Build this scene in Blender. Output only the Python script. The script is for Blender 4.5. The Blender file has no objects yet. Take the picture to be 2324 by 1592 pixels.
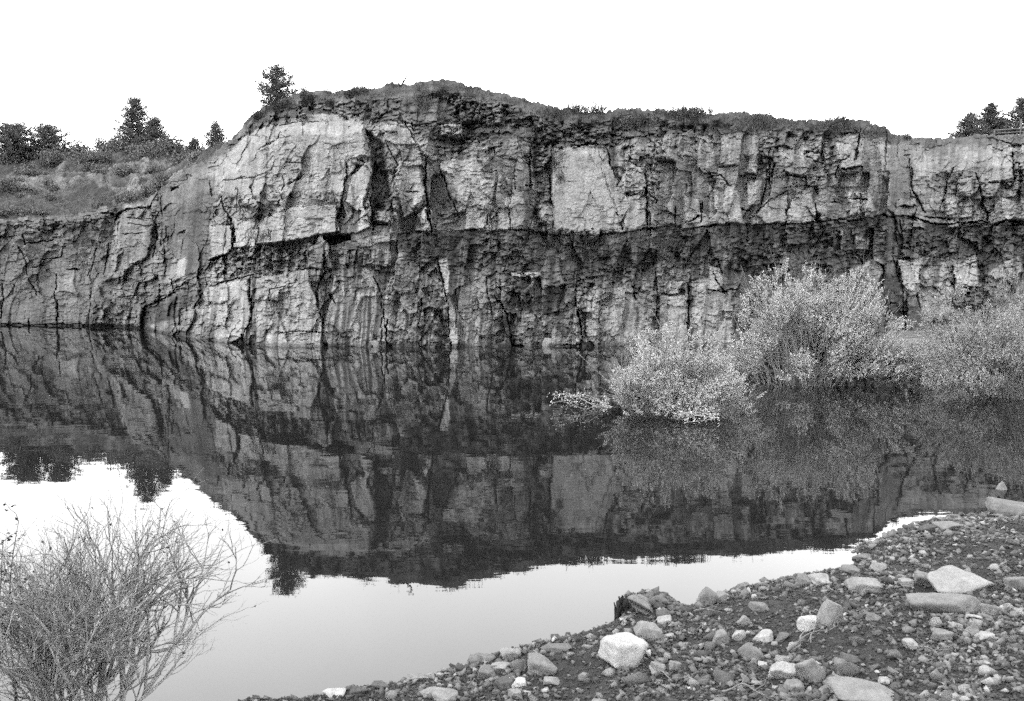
import bpy, math, random
import numpy as np
from mathutils import Vector
F32 = np.float32
rng = np.random.default_rng(7)
random.seed(7)
sc = bpy.context.scene
COL = sc.collection

# ------------------------------------------------------------------ camera model
W0, H0, FP = 2324.0, 1592.0, 2260.0
CX, CY = W0 / 2, H0 / 2
TH = math.atan(196 / FP)
CH = 3.0
ct, st = math.cos(TH), math.sin(TH)

def ray(px, py):
    xc = (px - CX) / FP; yc = (CY - py) / FP
    return xc, ct + yc * st, -st + yc * ct

def at(px, py, Y):
    dx, dy, dz = ray(px, py)
    return np.array([dx / dy * Y, Y, CH + dz / dy * Y])

def proj(X, Y, Z):
    h = Z - CH
    w = Y * ct - h * st
    return CX + FP * X / w, CY - FP * (Y * st + h * ct) / w

def at_z(px, py, z):
    dx, dy, dz = ray(px, py)
    t = (z - CH) / dz
    return np.array([dx * t, dy * t, z])

# ------------------------------------------------------------------ noise
def hsh(ix, iy, seed):
    h = (ix.astype(np.int64) * 374761393 + iy.astype(np.int64) * 668265263 + seed * 1274126177) & 0xFFFFFFFF
    h = ((h ^ (h >> 13)) * 1274126177) & 0xFFFFFFFF
    h = ((h ^ (h >> 16)) * 2246822519) & 0xFFFFFFFF
    h = h ^ (h >> 13)
    return (h & 0xFFFFFF).astype(F32) / F32(16777216.0)

def vn(x, y, seed=0):
    x0 = np.floor(x); y0 = np.floor(y)
    fx = (x - x0).astype(F32); fy = (y - y0).astype(F32)
    fx = fx * fx * (3 - 2 * fx); fy = fy * fy * (3 - 2 * fy)
    ix = x0.astype(np.int64); iy = y0.astype(np.int64)
    a = hsh(ix, iy, seed); b = hsh(ix + 1, iy, seed); c = hsh(ix, iy + 1, seed); d = hsh(ix + 1, iy + 1, seed)
    return (a + (b - a) * fx) * (1 - fy) + (c + (d - c) * fx) * fy

def fbm(x, y, seed=0, o=4, g=0.5):
    s = 0; a = 1.0; t = 0.0
    for k in range(o):
        s = s + a * vn(x * 2 ** k + 17.3 * k, y * 2 ** k - 9.1 * k, seed + k * 31)
        t += a; a *= g
    return s / t * 2 - 1

def cells(x, y, seed=0, jit=0.8, p=5.0):
    """Blocky cellular pattern: border distance, per-cell randoms, offset from the cell centre."""
    ix = np.floor(x).astype(np.int64); iy = np.floor(y).astype(np.int64)
    f1 = np.full(x.shape, 9.0, F32); f2 = f1.copy()
    ox = np.zeros(x.shape, F32); oy = ox.copy(); cxi = ix.copy(); cyi = iy.copy()
    for j in (-1, 0, 1):
        for i in (-1, 0, 1):
            gx = ix + i; gy = iy + j
            cx = gx + 0.5 + (hsh(gx, gy, seed) - 0.5) * jit
            cy = gy + 0.5 + (hsh(gx, gy, seed + 5) - 0.5) * jit
            dx = (x - cx).astype(F32); dy = (y - cy).astype(F32)
            d = (np.abs(dx) ** p + np.abs(dy) ** p) ** (1 / p)
            m = d < f1
            f2 = np.where(m, f1, np.minimum(f2, d))
            f1 = np.where(m, d, f1)
            ox = np.where(m, dx, ox); oy = np.where(m, dy, oy)
            cxi = np.where(m, gx, cxi); cyi = np.where(m, gy, cyi)
    return f2 - f1, hsh(cxi, cyi, seed + 11), hsh(cxi, cyi, seed + 12), hsh(cxi, cyi, seed + 13), ox, oy

def ss(a, b, x):
    t = np.clip((x - a) / (b - a), 0, 1)
    return t * t * (3 - 2 * t)

def curve(pts):
    xs = [p[0] for p in pts]; ys = [p[1] for p in pts]
    return lambda x: np.interp(x, xs, ys)

def seg_dist(x, y, pts, closed=False):
    n = len(pts); best = np.full(x.shape, 1e9, F32); par = np.zeros(x.shape, F32)
    m = n if closed else n - 1
    for k in range(m):
        ax, ay = pts[k]; bx, by = pts[(k + 1) % n]
        vx, vy = bx - ax, by - ay
        t = np.clip(((x - ax) * vx + (y - ay) * vy) / (vx * vx + vy * vy + 1e-9), 0, 1)
        d = np.hypot(x - ax - t * vx, y - ay - t * vy)
        mm = d < best
        best = np.where(mm, d, best); par = np.where(mm, (k + t) / m, par)
    return best, par

def inside(x, y, pts):
    r = np.zeros(x.shape, bool); n = len(pts)
    for k in range(n):
        ax, ay = pts[k]; bx, by = pts[(k + 1) % n]
        if ay == by: continue
        c = ((ay > y) != (by > y)) & (x < (bx - ax) * (y - ay) / (by - ay) + ax)
        r ^= c
    return r

# ------------------------------------------------------------------ mesh helpers
def mesh_obj(name, V, Fq, mat, parent=None, smooth=False, attrs=None):
    V = np.asarray(V, F32); Fq = np.asarray(Fq, np.int32)
    me = bpy.data.meshes.new(name)
    me.vertices.add(len(V)); me.vertices.foreach_set('co', V.ravel())
    n, k = Fq.shape
    me.loops.add(n * k); me.loops.foreach_set('vertex_index', Fq.ravel())
    me.polygons.add(n)
    me.polygons.foreach_set('loop_start', np.arange(0, n * k, k, dtype=np.int32))
    me.polygons.foreach_set('loop_total', np.full(n, k, np.int32))
    if smooth: me.polygons.foreach_set('use_smooth', np.ones(n, bool))
    for an, av in (attrs or {}).items():
        a = me.attributes.new(an, 'FLOAT', 'POINT'); a.data.foreach_set('value', np.asarray(av, F32).ravel())
    me.materials.append(mat)
    me.update(calc_edges=True)
    o = bpy.data.objects.new(name, me); COL.objects.link(o)
    if parent is not None: o.parent = parent
    return o

def empty(name, loc):
    o = bpy.data.objects.new(name, None); COL.objects.link(o); o.location = loc
    o.empty_display_size = 0.2
    return o

def tag(o, label=None, cat=None, group=None, kind=None):
    if label: o['label'] = label
    if cat: o['category'] = cat
    if group: o['group'] = group
    if kind: o['kind'] = kind
    return o

def grid_faces(nr, nc):
    i = np.arange(nr * nc).reshape(nr, nc)
    return np.stack([i[:-1, :-1], i[:-1, 1:], i[1:, 1:], i[1:, :-1]], -1).reshape(-1, 4)

def tubes(lines):
    """lines: (points Nx3, radii N, sides) -> one merged mesh."""
    Vs, Fs, n0 = [], [], 0
    for P, R, k in lines:
        P = np.asarray(P, float); R = np.asarray(R, float)
        T = np.gradient(P, axis=0); T /= np.linalg.norm(T, axis=1)[:, None] + 1e-9
        a = np.where(np.abs(T[:, 2:3]) > .9, np.array([[1., 0, 0]]), np.array([[0, 0, 1.]]))
        A = np.cross(T, a); A /= np.linalg.norm(A, axis=1)[:, None] + 1e-9
        B = np.cross(T, A)
        th = np.arange(k) / k * 2 * math.pi
        ring = P[:, None] + R[:, None, None] * (np.cos(th)[None, :, None] * A[:, None] + np.sin(th)[None, :, None] * B[:, None])
        Vs.append(ring.reshape(-1, 3))
        n = len(P); i = np.arange(n * k).reshape(n, k); j = np.roll(i, -1, 1)
        Fs.append(np.stack([i[:-1], j[:-1], j[1:], i[1:]], -1).reshape(-1, 4) + n0)
        n0 += n * k
    return np.concatenate(Vs), np.concatenate(Fs)

def leaves(C, D, L, Wd, r):
    """flat pointed leaves at C along D, slightly folded: quads (rhombus)."""
    n = len(C)
    D = D / (np.linalg.norm(D, axis=1)[:, None] + 1e-9)
    a = r.normal(size=(n, 3)); S = np.cross(D, a); S /= np.linalg.norm(S, axis=1)[:, None] + 1e-9
    N = np.cross(D, S)
    L = L[:, None]; Wd = Wd[:, None]
    V = np.stack([C, C + D * L * .5 + S * Wd * .5 + N * Wd * .12, C + D * L, C + D * L * .5 - S * Wd * .5 + N * Wd * .12], 1)
    return V.reshape(-1, 3), np.arange(4 * n).reshape(n, 4)

# ------------------------------------------------------------------ materials (a black and white world: greys only)
def new_mat(name):
    m = bpy.data.materials.new(name); m.use_nodes = True
    nt = m.node_tree; nt.nodes.clear()
    return m, nt, nt.nodes, nt.links

def ramp_noise(N, L, co, scale, lo, hi, detail=6, rough=.6, stretch=None):
    src = co
    if stretch:
        mp = N.new('ShaderNodeMapping'); mp.inputs['Scale'].default_value = stretch
        L.new(co, mp.inputs['Vector']); src = mp.outputs[0]
    t = N.new('ShaderNodeTexNoise'); t.inputs['Scale'].default_value = scale
    t.inputs['Detail'].default_value = detail; t.inputs['Roughness'].default_value = rough
    L.new(src, t.inputs['Vector'])
    r = N.new('ShaderNodeMapRange'); r.inputs['From Min'].default_value = .3; r.inputs['From Max'].default_value = .7
    r.inputs['To Min'].default_value = lo; r.inputs['To Max'].default_value = hi
    L.new(t.outputs[0], r.inputs[0])
    return r.outputs[0]

def mul(N, L, a, b):
    m = N.new('ShaderNodeMath'); m.operation = 'MULTIPLY'
    for k, v in ((0, a), (1, b)):
        if isinstance(v, (int, float)): m.inputs[k].default_value = v
        else: L.new(v, m.inputs[k])
    return m.outputs[0]

ALB = .375
def mat_rock(name, base=None, scale=1.0, bump=.02, rough=.9, lo=.7, hi=1.35, objvar=0.0, streak=False, bscale=6.0, islvar=0.0, speck=0.0):
    m, nt, N, L = new_mat(name)
    g = N.new('ShaderNodeNewGeometry')
    tc = N.new('ShaderNodeTexCoord')
    co = tc.outputs['Object']
    if base is None:
        at_ = N.new('ShaderNodeAttribute'); at_.attribute_name = 'tone'; v = at_.outputs['Fac']
    else:
        v = base
    v = mul(N, L, v, ALB)
    v = mul(N, L, v, ramp_noise(N, L, co, 2.2 * scale, lo, hi, 8, .65))
    v = mul(N, L, v, ramp_noise(N, L, co, 14 * scale, .78, 1.22, 5, .7))
    if speck: v = mul(N, L, v, ramp_noise(N, L, co, 22, 1 - speck, 1 + speck, 2, .8))
    if streak:
        v = mul(N, L, v, ramp_noise(N, L, co, 3.0, .84, 1.14, 4, .6, (1, 1, .12)))
        v = mul(N, L, v, ramp_noise(N, L, co, 1.6, .93, 1.06, 5, .7, (.35, .35, 5)))
    if objvar:
        oi = N.new('ShaderNodeObjectInfo')
        r = N.new('ShaderNodeMapRange'); r.inputs['To Min'].default_value = 1 - objvar; r.inputs['To Max'].default_value = 1 + objvar
        L.new(oi.outputs['Random'], r.inputs[0]); v = mul(N, L, v, r.outputs[0])
    if islvar:
        r = N.new('ShaderNodeMapRange'); r.inputs['To Min'].default_value = 1 - islvar; r.inputs['To Max'].default_value = 1 + islvar
        L.new(g.outputs['Random Per Island'], r.inputs[0]); v = mul(N, L, v, r.outputs[0])
    cmb = N.new('ShaderNodeCombineColor')
    for k in range(3): L.new(v, cmb.inputs[k])
    b = N.new('ShaderNodeBsdfPrincipled'); b.inputs['Roughness'].default_value = rough
    b.inputs['Specular IOR Level'].default_value = .25
    L.new(cmb.outputs[0], b.inputs['Base Color'])
    n1 = N.new('ShaderNodeTexNoise'); n1.inputs['Scale'].default_value = bscale * scale; n1.inputs['Detail'].default_value = 8
    n1.inputs['Roughness'].default_value = .7; L.new(co, n1.inputs['Vector'])
    bp = N.new('ShaderNodeBump'); bp.inputs['Distance'].default_value = bump; bp.inputs['Strength'].default_value = 1
    L.new(n1.outputs[0], bp.inputs['Height']); L.new(bp.outputs[0], b.inputs['Normal'])
    o = N.new('ShaderNodeOutputMaterial'); L.new(b.outputs[0], o.inputs[0])
    return m

def mat_leaf(name, v, trans=.35, var=.35):
    m, nt, N, L = new_mat(name)
    g = N.new('ShaderNodeNewGeometry')
    r = N.new('ShaderNodeMapRange'); r.inputs['To Min'].default_value = v * (1 - var); r.inputs['To Max'].default_value = v * (1 + var)
    L.new(g.outputs['Random Per Island'], r.inputs[0])
    cmb = N.new('ShaderNodeCombineColor')
    for k in range(3): L.new(r.outputs[0], cmb.inputs[k])
    d = N.new('ShaderNodeBsdfDiffuse'); t = N.new('ShaderNodeBsdfTranslucent'); mx = N.new('ShaderNodeMixShader')
    L.new(cmb.outputs[0], d.inputs[0]); L.new(cmb.outputs[0], t.inputs[0]); mx.inputs[0].default_value = trans
    L.new(d.outputs[0], mx.inputs[1]); L.new(t.outputs[0], mx.inputs[2])
    o = N.new('ShaderNodeOutputMaterial'); L.new(mx.outputs[0], o.inputs[0])
    return m

def mat_water():
    m, nt, N, L = new_mat('water_surface')
    tc = N.new('ShaderNodeTexCoord')
    def wave(scale, sx, sy, amp, detail=3, gate=None):
        mp = N.new('ShaderNodeMapping'); mp.inputs['Scale'].default_value = (sx, sy, 1); L.new(tc.outputs['Object'], mp.inputs[0])
        t = N.new('ShaderNodeTexNoise'); t.inputs['Scale'].default_value = scale; t.inputs['Detail'].default_value = detail
        L.new(mp.outputs[0], t.inputs['Vector'])
        return mul(N, L, t.outputs[0], amp)
    a = wave(1.3, .5, 1, WAVE[0], 2); b = wave(5.0, .45, 1, WAVE[1], 2)
    gate = ramp_noise(N, L, tc.outputs['Object'], .12, 0.15, 1.3, 2, .5, (.4, 1, 1))
    c = mul(N, L, wave(16, .4, 1, WAVE[2], 1), gate)
    s = N.new('ShaderNodeMath'); s.operation = 'ADD'; L.new(a, s.inputs[0]); L.new(b, s.inputs[1])
    s2 = N.new('ShaderNodeMath'); s2.operation = 'ADD'; L.new(s.outputs[0], s2.inputs[0]); L.new(c, s2.inputs[1])
    bp = N.new('ShaderNodeBump'); bp.inputs['Distance'].default_value = 1.0; bp.inputs['Strength'].default_value = 1
    L.new(s2.outputs[0], bp.inputs['Height'])
    gl = N.new('ShaderNodeBsdfGlossy'); gl.inputs['Roughness'].default_value = 0.012
    gl.inputs['Color'].default_value = (1, 1, 1, 1)
    df = N.new('ShaderNodeBsdfDiffuse'); df.inputs[0].default_value = (.006, .006, .006, 1)
    fr = N.new('ShaderNodeFresnel'); fr.inputs['IOR'].default_value = 1.333
    L.new(bp.outputs[0], gl.inputs['Normal'])
    mx = N.new('ShaderNodeMixShader'); L.new(fr.outputs[0], mx.inputs[0]); L.new(df.outputs[0], mx.inputs[1]); L.new(gl.outputs[0], mx.inputs[2])
    o = N.new('ShaderNodeOutputMaterial'); L.new(mx.outputs[0], o.inputs[0])
    return m

WAVE = (.0021, .00034, .00008)
M = {}
M['cliff'] = mat_rock('cliff_rock', None, 1.0, .03, streak=True, lo=.84, hi=1.18, bscale=16, speck=.28)
M['hill'] = mat_rock('hillside_soil', None, 1.0, .06, lo=.65, hi=1.4, bscale=7, speck=.25)
M['shore'] = mat_rock('shore_grit', .022, 3.0, .02, lo=.6, hi=1.5, bscale=9)
M['stone'] = mat_rock('stone', None, 3.5, .012, objvar=.12, lo=.8, hi=1.22)
M['gravel'] = mat_rock('gravel_stone', None, 6, .004, islvar=.55, lo=.85, hi=1.15)
M['bark'] = mat_rock('pale_bark', .5, 6, .003)
M['wbark'] = mat_rock('willow_bark', .28, 6, .003)
M['darkbark'] = mat_rock('dark_bark', .08, 4, .01)
M['wood'] = mat_rock('weathered_wood', .22, 4, .01)
M['blackwood'] = mat_rock('wet_black_wood', .02, 4, .02)
M['leaf'] = mat_leaf('willow_leaf', .27, .25, .35)
M['leaf2'] = mat_leaf('willow_leaf_dull', .19, .2, .35)
M['needle'] = mat_leaf('pine_needle', .075, .15, .5)
M['scrub'] = mat_leaf('scrub_leaf', .085, .25, .6)
M['scrub_pale'] = mat_leaf('pale_scrub_leaf', .085, .3, .4)
M['grass'] = mat_leaf('dry_grass', .055, .3, .5)
M['darkleaf'] = mat_leaf('dark_leaf', .02, .15, .4)
M['water'] = mat_water()

# ------------------------------------------------------------------ the cliff
def r1(L_): return [(.4209 * a, 134 + .4209 * b) for a, b in L_]
def r2(L_): return [(402 + .4209 * a, 134 + .4209 * b) for a, b in L_]
def r3(L_): return [(938.2 + .4209 * a, 134 + .4209 * b) for a, b in L_]
def r4(L_): return [(1608.3 + .4629 * a, 201 + .4629 * b) for a, b in L_]

TOP = curve([(-600, 500), (0, 497), (100, 492), (180, 482), (260, 466), (300, 462), (350, 440), (400, 402), (440, 375), (480, 350), (510, 330),
             (540, 305), (562, 280), (600, 245), (640, 225), (670, 212), (700, 208), (760, 208), (800, 199), (830, 203), (880, 193),
             (920, 190), (960, 184), (1015, 180), (1060, 195), (1130, 208), (1180, 222), (1240, 240), (1290, 247), (1350, 255),
             (1400, 250), (1440, 246), (1500, 250), (1560, 256), (1600, 257), (1680, 256), (1740, 262), (1800, 270), (1900, 273),
             (1950, 272), (1980, 283), (2015, 291), (2024, 306), (2080, 313), (2130, 316), (2180, 311), (2230, 305), (2290, 307),
             (2324, 305), (2900, 300)])
DB = curve([(-600, 50), (0, 49), (200, 48.3), (300, 47), (335, 46), (400, 42), (470, 39.5), (520, 38.1), (600, 36.8), (900, 36.2),
            (1400, 36.6), (1700, 37), (2000, 38.3), (2150, 39.2), (2324, 38.5), (2900, 37)])
DT = curve([(-600, 52), (0, 51), (300, 49.5), (400, 46.5), (480, 44), (560, 42), (640, 41), (800, 39.6), (1015, 39.4), (1500, 39.9),
            (2010, 40.8), (2040, 44.5), (2150, 46), (2324, 46), (2900, 46)])
LED = curve([(-600, 900), (870, 900), (900, 530), (950, 523), (1100, 520), (1200, 520), (1260, 530), (1330, 534), (1400, 531), (1440, 522),
             (1480, 517), (1520, 511), (1550, 517), (1600, 512), (1700, 508), (1830, 505), (1900, 500), (1950, 495), (2000, 490),
             (2060, 490), (2100, 504), (2150, 505), (2324, 505), (2900, 505)])
CAPL = curve([(-600, 525), (0, 520), (130, 515), (260, 490), (300, 468), (400, 425), (480, 368), (540, 335), (600, 290), (680, 262),
              (800, 260), (870, 275), (950, 305), (1010, 335), (1100, 318), (1250, 328), (1380, 330), (1450, 320), (1560, 300),
              (1650, 310), (1740, 300), (1800, 308), (1900, 305), (2000, 318), (2100, 335), (2200, 330), (2324, 330), (2900, 330)])
MID = curve([(-600, 900), (880, 560), (950, 600), (1100, 620), (1250, 650), (1400, 640), (1550, 605), (1700, 625), (1900, 640),
             (1950, 600), (2050, 585), (2150, 580), (2324, 600), (2900, 600)])

# polygon features: points, tone, depth towards the viewer (m), roughness factor, edge softness
POLY = [
 # left cliffs
 (r1([(0,960),(0,1430),(480,1430),(560,1180),(600,980),(430,900),(100,990)]), .165, .05, .5, 3),
 (r1([(0,870),(380,830),(620,800),(610,890),(430,900),(260,960),(60,930)]), .12, .15, 1.3, 6),
 (r1([(680,790),(800,780),(830,900),(820,1000),(760,1120),(640,1190),(560,1190),(620,950)]), .21, .9, .5, 4),
 (r1([(870,740),(1100,650),(1180,640),(1140,900),(1120,1080),(1000,1190),(900,1000),(860,900)]), .13, -.1, .6, 6),
 (r1([(700,1130),(900,1000),(1000,1180),(760,1330),(560,1270)]), .18, 0, 1.3, 4),
 (r1([(960,1100),(1000,1060),(1000,1180),(950,1160)]), .33, .2, .4, 3),
 (r1([(890,1120),(950,1110),(950,1220),(890,1240)]), .22, .15, .6, 2),
 (r1([(300,1180),(400,1160),(390,1270),(290,1270)]), .23, .1, .4, 3),
 (r1([(480,1430),(560,1280),(750,1270),(770,1440)]), .17, .25, 1.2, 3),
 (r1([(770,1340),(900,1270),(880,1330),(785,1450),(755,1450)]), .11, -.35, 1.1, 2),
 (r1([(800,1440),(960,1400),(1130,1230),(1200,1230),(1200,1540),(960,1540)]), .33, .25, .7, 2),
 # the bright prominence
 (r2([(250,560),(350,430),(530,350),(680,345),(920,330),(1000,360),(1010,520),(920,560),(900,720),(830,760),(700,740),(600,780),(430,790),(240,800),(240,740)]), .315, .45, .22, 3),
 (r2([(400,640),(520,600),(580,660),(570,720),(600,780),(430,790)]), .37, .30, .4, 2),
 (r2([(560,560),(760,520),(880,560),(820,740),(690,640),(600,690)]), .30, .40, .4, 9),
 (r2([(240,740),(900,715),(870,850),(440,910),(300,895),(180,900)]), .27, .50, .85, 4),
 (r2([(380,800),(560,790),(520,860),(380,870)]), .19, .42, 1.2, 6),
 (r2([(440,880),(620,800),(860,790),(870,930),(720,960),(520,1000),(440,1000)]), .34, .75, .25, 1.2),
 (r2([(175,900),(300,900),(300,1020),(270,1050),(180,1075)]), .30, .75, .25, 1.2),
 (r2([(310,880),(440,880),(430,1010),(310,1020)]), .35, .65, .3, 1.2),
 (r2([(1000,790),(1050,600),(1040,560),(1000,560),(940,640),(910,780),(985,835),(960,940),(1050,910)]), .38, .75, .4, 1.2),
 (r2([(915,540),(980,520),(960,600),(920,640)]), .42, .5, .4, 1.2),
 (r2([(915,820),(990,825),(965,940),(870,940)]), .20, .25, .5, 1.2),
 (r2([(780,952),(935,942),(935,972),(820,1000)]), .06, -1.1, 1, 1.5),
 (r2([(180,1095),(440,1015),(700,972),(780,1000),(790,1140),(600,1130),(430,1150),(180,1210),(-100,1300),(-100,1240)]), .18, -.15, 1.4, 3),
 (r2([(700,992),(790,1000),(790,1135),(710,1128)]), .16, .35, .7, 2),
 (r2([(420,1180),(700,1140),(720,1240),(760,1320),(780,1470),(790,1560),(420,1560),(430,1450)]), .31, .45, .4, 1.6),
 (r2([(510,1290),(640,1240),(650,1400),(520,1400)]), .26, .35, .6, 4),
 (r2([(240,1210),(380,1190),(400,1400),(350,1500),(220,1560),(240,1300)]), .31, .35, .4, 2),
 (r2([(170,1230),(240,1220),(220,1560),(170,1560)]), .38, .1, .5, 2),
 (r2([(20,1350),(150,1300),(165,1560),(0,1560)]), .33, .1, .7, 2),
 (r2([(790,1010),(800,1140),(760,1220),(745,1290),(775,1400),(790,1480),(840,1480),(830,1330),(860,1180),(840,1140),(810,1130)]), .17, -.35, .8, 2),
 (r2([(840,1150),(1020,1120),(1130,1250),(1130,1560),(820,1560),(780,1450),(830,1300)]), .28, .1, .6, 2),
 (r2([(1040,950),(1150,950),(1155,1120),(1045,1110)]), .23, .45, .6, 1.5),
 (r2([(1020,380),(1110,470),(1120,560),(1180,900),(1060,900),(1050,560)]), .15, -.6, 1.2, 3),
 (r2([(1120,370),(1260,350),(1290,460),(1180,470),(1120,440)]), .37, .4, .5, 2),
 (r2([(1200,560),(1300,560),(1340,760),(1230,870),(1200,760),(1170,640)]), .33, .45, .6, 2),
 (r2([(1060,820),(1180,830),(1170,890),(1060,880)]), .3, .1, .8, 2),
 (r2([(700,300),(910,300),(920,340),(700,350)]), .35, .1, .5, 3),
 # centre
 (r3([(150,550),(330,540),(440,740),(420,780),(270,800),(200,640)]), .39, .2, .35, 2.5),
 (r3([(760,480),(1020,475),(1100,640),(1110,900),(1125,925),(760,915),(755,780),(740,620)]), .34, -.05, .15, 2),
 (r3([(1140,740),(1240,730),(1255,900),(1140,918)]), .35, .25, .3, 1.5),
 (r3([(1095,560),(1160,565),(1250,600),(1250,700),(1140,725)]), .37, .3, .5, 1.5),
 (r3([(450,780),(590,720),(600,900),(450,925)]), .35, .25, .6, 2),
 (r3([(280,800),(440,790),(440,925),(280,915)]), .34, .1, .7, 2),
 (r3([(350,650),(440,660),(430,760),(380,720)]), .33, .45, .5, 1.2),
 (r3([(140,560),(210,570),(215,640),(150,600)]), .38, .5, .4, 1.2),
 (r3([(150,350),(260,360),(260,420),(150,415)]), .30, .4, .6, 1.5),
 (r3([(640,450),(740,450),(750,900),(660,900)]), .17, -.3, 1.4, 3),
 (r3([(680,790),(755,790),(750,900),(680,890)]), .30, .1, 1.2, 2),
 (r3([(30,470),(250,800),(260,920),(70,925),(60,700)]), .19, -.2, 1.0, 2),
 (r3([(40,810),(95,800),(98,920),(60,925)]), .36, .35, .4, 1.5),
 (r3([(1270,650),(1400,690),(1410,890),(1260,890)]), .27, .1, 1.2, 2),
 (r3([(1450,740),(1545,760),(1550,880),(1470,890)]), .33, .2, .6, 2),
 (r3([(140,1090),(180,1080),(200,1180),(190,1270),(230,1370),(240,1560),(205,1560),(170,1300)]), .38, .3, .5, 1.5),
 (r3([(230,1230),(420,1220),(440,1560),(240,1560)]), .25, .15, .8, 2),
 (r3([(500,1200),(820,1230),(800,1420),(560,1350)]), .13, 0, .9, 5),
 (r3([(545,1370),(880,1400),(900,1560),(545,1560)]), .24, .15, .8, 3),
 (r3([(530,1150),(690,1155),(690,1175),(530,1172)]), .36, .3, .5, 1),
 (r3([(920,1230),(1180,1240),(1200,1400),(1180,1560),(940,1560),(930,1440)]), .28, .15, .6, 2),
 (r3([(1330,1280),(1480,1270),(1485,1560),(1320,1560)]), .32, .2, .4, 2),
 (r3([(1500,1190),(1720,1190),(1720,1560),(1500,1560)]), .33, .1, .5, 2),
 (r3([(1350,1200),(1450,1200),(1430,1260),(1360,1270)]), .33, .3, .6, 1.5),
 # right
 (r4([(90,470),(140,500),(165,660),(60,662)]), .37, .25, .5, 2),
 (r4([(0,470),(40,500),(80,660),(0,660)]), .30, .15, .6, 2),
 (r4([(185,460),(260,450),(260,560),(190,580)]), .34, .2, .5, 2),
 (r4([(300,560),(390,520),(390,655),(280,660),(240,625)]), .36, .3, .4, 2),
 (r4([(400,530),(500,515),(530,652),(400,650)]), .32, .1, .8, 2),
 (r4([(340,290),(470,330),(480,430),(380,420)]), .25, .3, .5, 2),
 (r4([(620,270),(700,270),(745,380),(650,400)]), .30, .35, .6, 2),
 (r4([(650,350),(750,360),(750,390),(650,405)]), .36, .6, .5, 1.2),
 (r4([(600,400),(740,420),(740,480),(600,480)]), .30, .15, .9, 2),
 (r4([(680,510),(780,500),(825,600),(690,625)]), .38, .3, .7, 2),
 (r4([(820,280),(950,280),(1010,500),(1025,545),(850,430)]), .24, .2, .3, 3),
 (r4([(1020,370),(1100,360),(1120,500),(1160,600),(1060,600),(1040,500)]), .29, .1, .5, 3),
 (r4([(920,552),(1010,545),(1020,582),(920,585)]), .37, .6, .5, 1.2),
 (r4([(920,590),(1040,590),(1040,620),(920,622)]), .30, .2, .5, 1.5),
 (r4([(1390,330),(1480,300),(1500,440),(1390,460)]), .29, .35, .25, 2),
 (r4([(1160,540),(1280,500),(1290,630),(1170,630)]), .28, .2, .7, 2),
 (r4([(1215,430),(1290,440),(1290,500),(1220,520)]), .30, .35, .6, 1.5),
 (r4([(1440,540),(1560,560),(1560,640),(1450,640)]), .31, .2, .8, 2),
 (r4([(760,850),(830,840),(850,900),(800,1000),(760,960),(740,880)]), .31, .25, .6, 2),
 (r4([(920,840),(1085,830),(1030,920),(1010,1000),(950,960)]), .38, .4, .4, 1.5),
 (r4([(1040,890),(1160,850),(1200,1000),(1200,1100),(1060,1150),(1020,1000)]), .33, .05, .5, 3),
 (r4([(1200,880),(1310,810),(1340,970),(1210,980)]), .35, .35, .5, 2),
 (r4([(1370,900),(1520,820),(1545,900),(1400,940)]), .29, .3, .7, 2),
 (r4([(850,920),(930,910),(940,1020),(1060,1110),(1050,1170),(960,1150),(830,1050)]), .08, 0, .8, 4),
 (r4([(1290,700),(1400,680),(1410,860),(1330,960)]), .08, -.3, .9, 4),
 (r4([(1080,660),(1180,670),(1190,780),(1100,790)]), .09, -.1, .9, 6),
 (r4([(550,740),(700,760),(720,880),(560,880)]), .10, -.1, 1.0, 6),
 (r4([(940,640),(1050,650),(1050,690),(950,700)]), .22, .4, .8, 1.5),
 (r4([(1175,655),(1235,655),(1235,682),(1180,685)]), .30, .6, .5, 1.2),
 (r4([(710,730),(790,730),(790,790),(720,790)]), .22, .2, .8, 2),
 (r4([(870,1150),(960,1140),(975,1260),(880,1260)]), .37, .3, .6, 1.5),
 (r4([(0,870),(60,890),(80,970),(0,1000)]), .33, .4, .6, 2),
 (r4([(70,820),(140,830),(140,1000),(70,1000)]), .22, .1, 1.0, 2),
]
CR = [(r1(p), w, d) for p, w, d in [
 ([(120,920),(130,1000),(290,975)],4,.6), ([(90,1010),(140,1090),(150,1180),(200,1280)],3,.5), ([(230,1080),(330,1070),(350,1000)],3,.5),
 ([(180,1122),(240,1112)],4,.7), ([(355,1135),(430,1135)],5,.8), ([(300,1160),(295,1270),(320,1400)],3,.5), ([(310,1300),(320,1450)],4,.6),
 ([(480,1170),(520,1020)],3,.4), ([(490,1240),(480,1430)],3,.4), ([(622,890),(640,840),(660,820),(800,805)],7,1.0), ([(590,990),(560,1170)],3,.4),
 ([(690,860),(820,870)],2,.3), ([(690,890),(820,900)],2,.3), ([(660,945),(770,940)],3,.4), ([(830,880),(850,950),(830,1070)],5,.6), ([(870,740),(880,830)],6,.8),
 ([(640,1285),(740,1275)],4,.6), ([(920,1180),(930,1240)],3,.5), ([(975,1380),(965,1490)],4,.6), ([(10,1160),(20,1300),(0,1400)],4,.5),
 ([(920,715),(960,690)],5,.6), ([(1130,660),(1140,740)],4,.5), ([(0,1432),(480,1434)],3,.5), ([(150,1400),(160,1434)],6,.6),
 ([(900,900),(905,1000)],4,.5), ([(960,940),(1000,930)],4,.5), ([(790,1060),(770,1110)],4,.4), ([(770,1345),(900,1282),(1010,1200)],7,1.1), ([(775,1340),(768,1450)],8,1.0)]]
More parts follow.
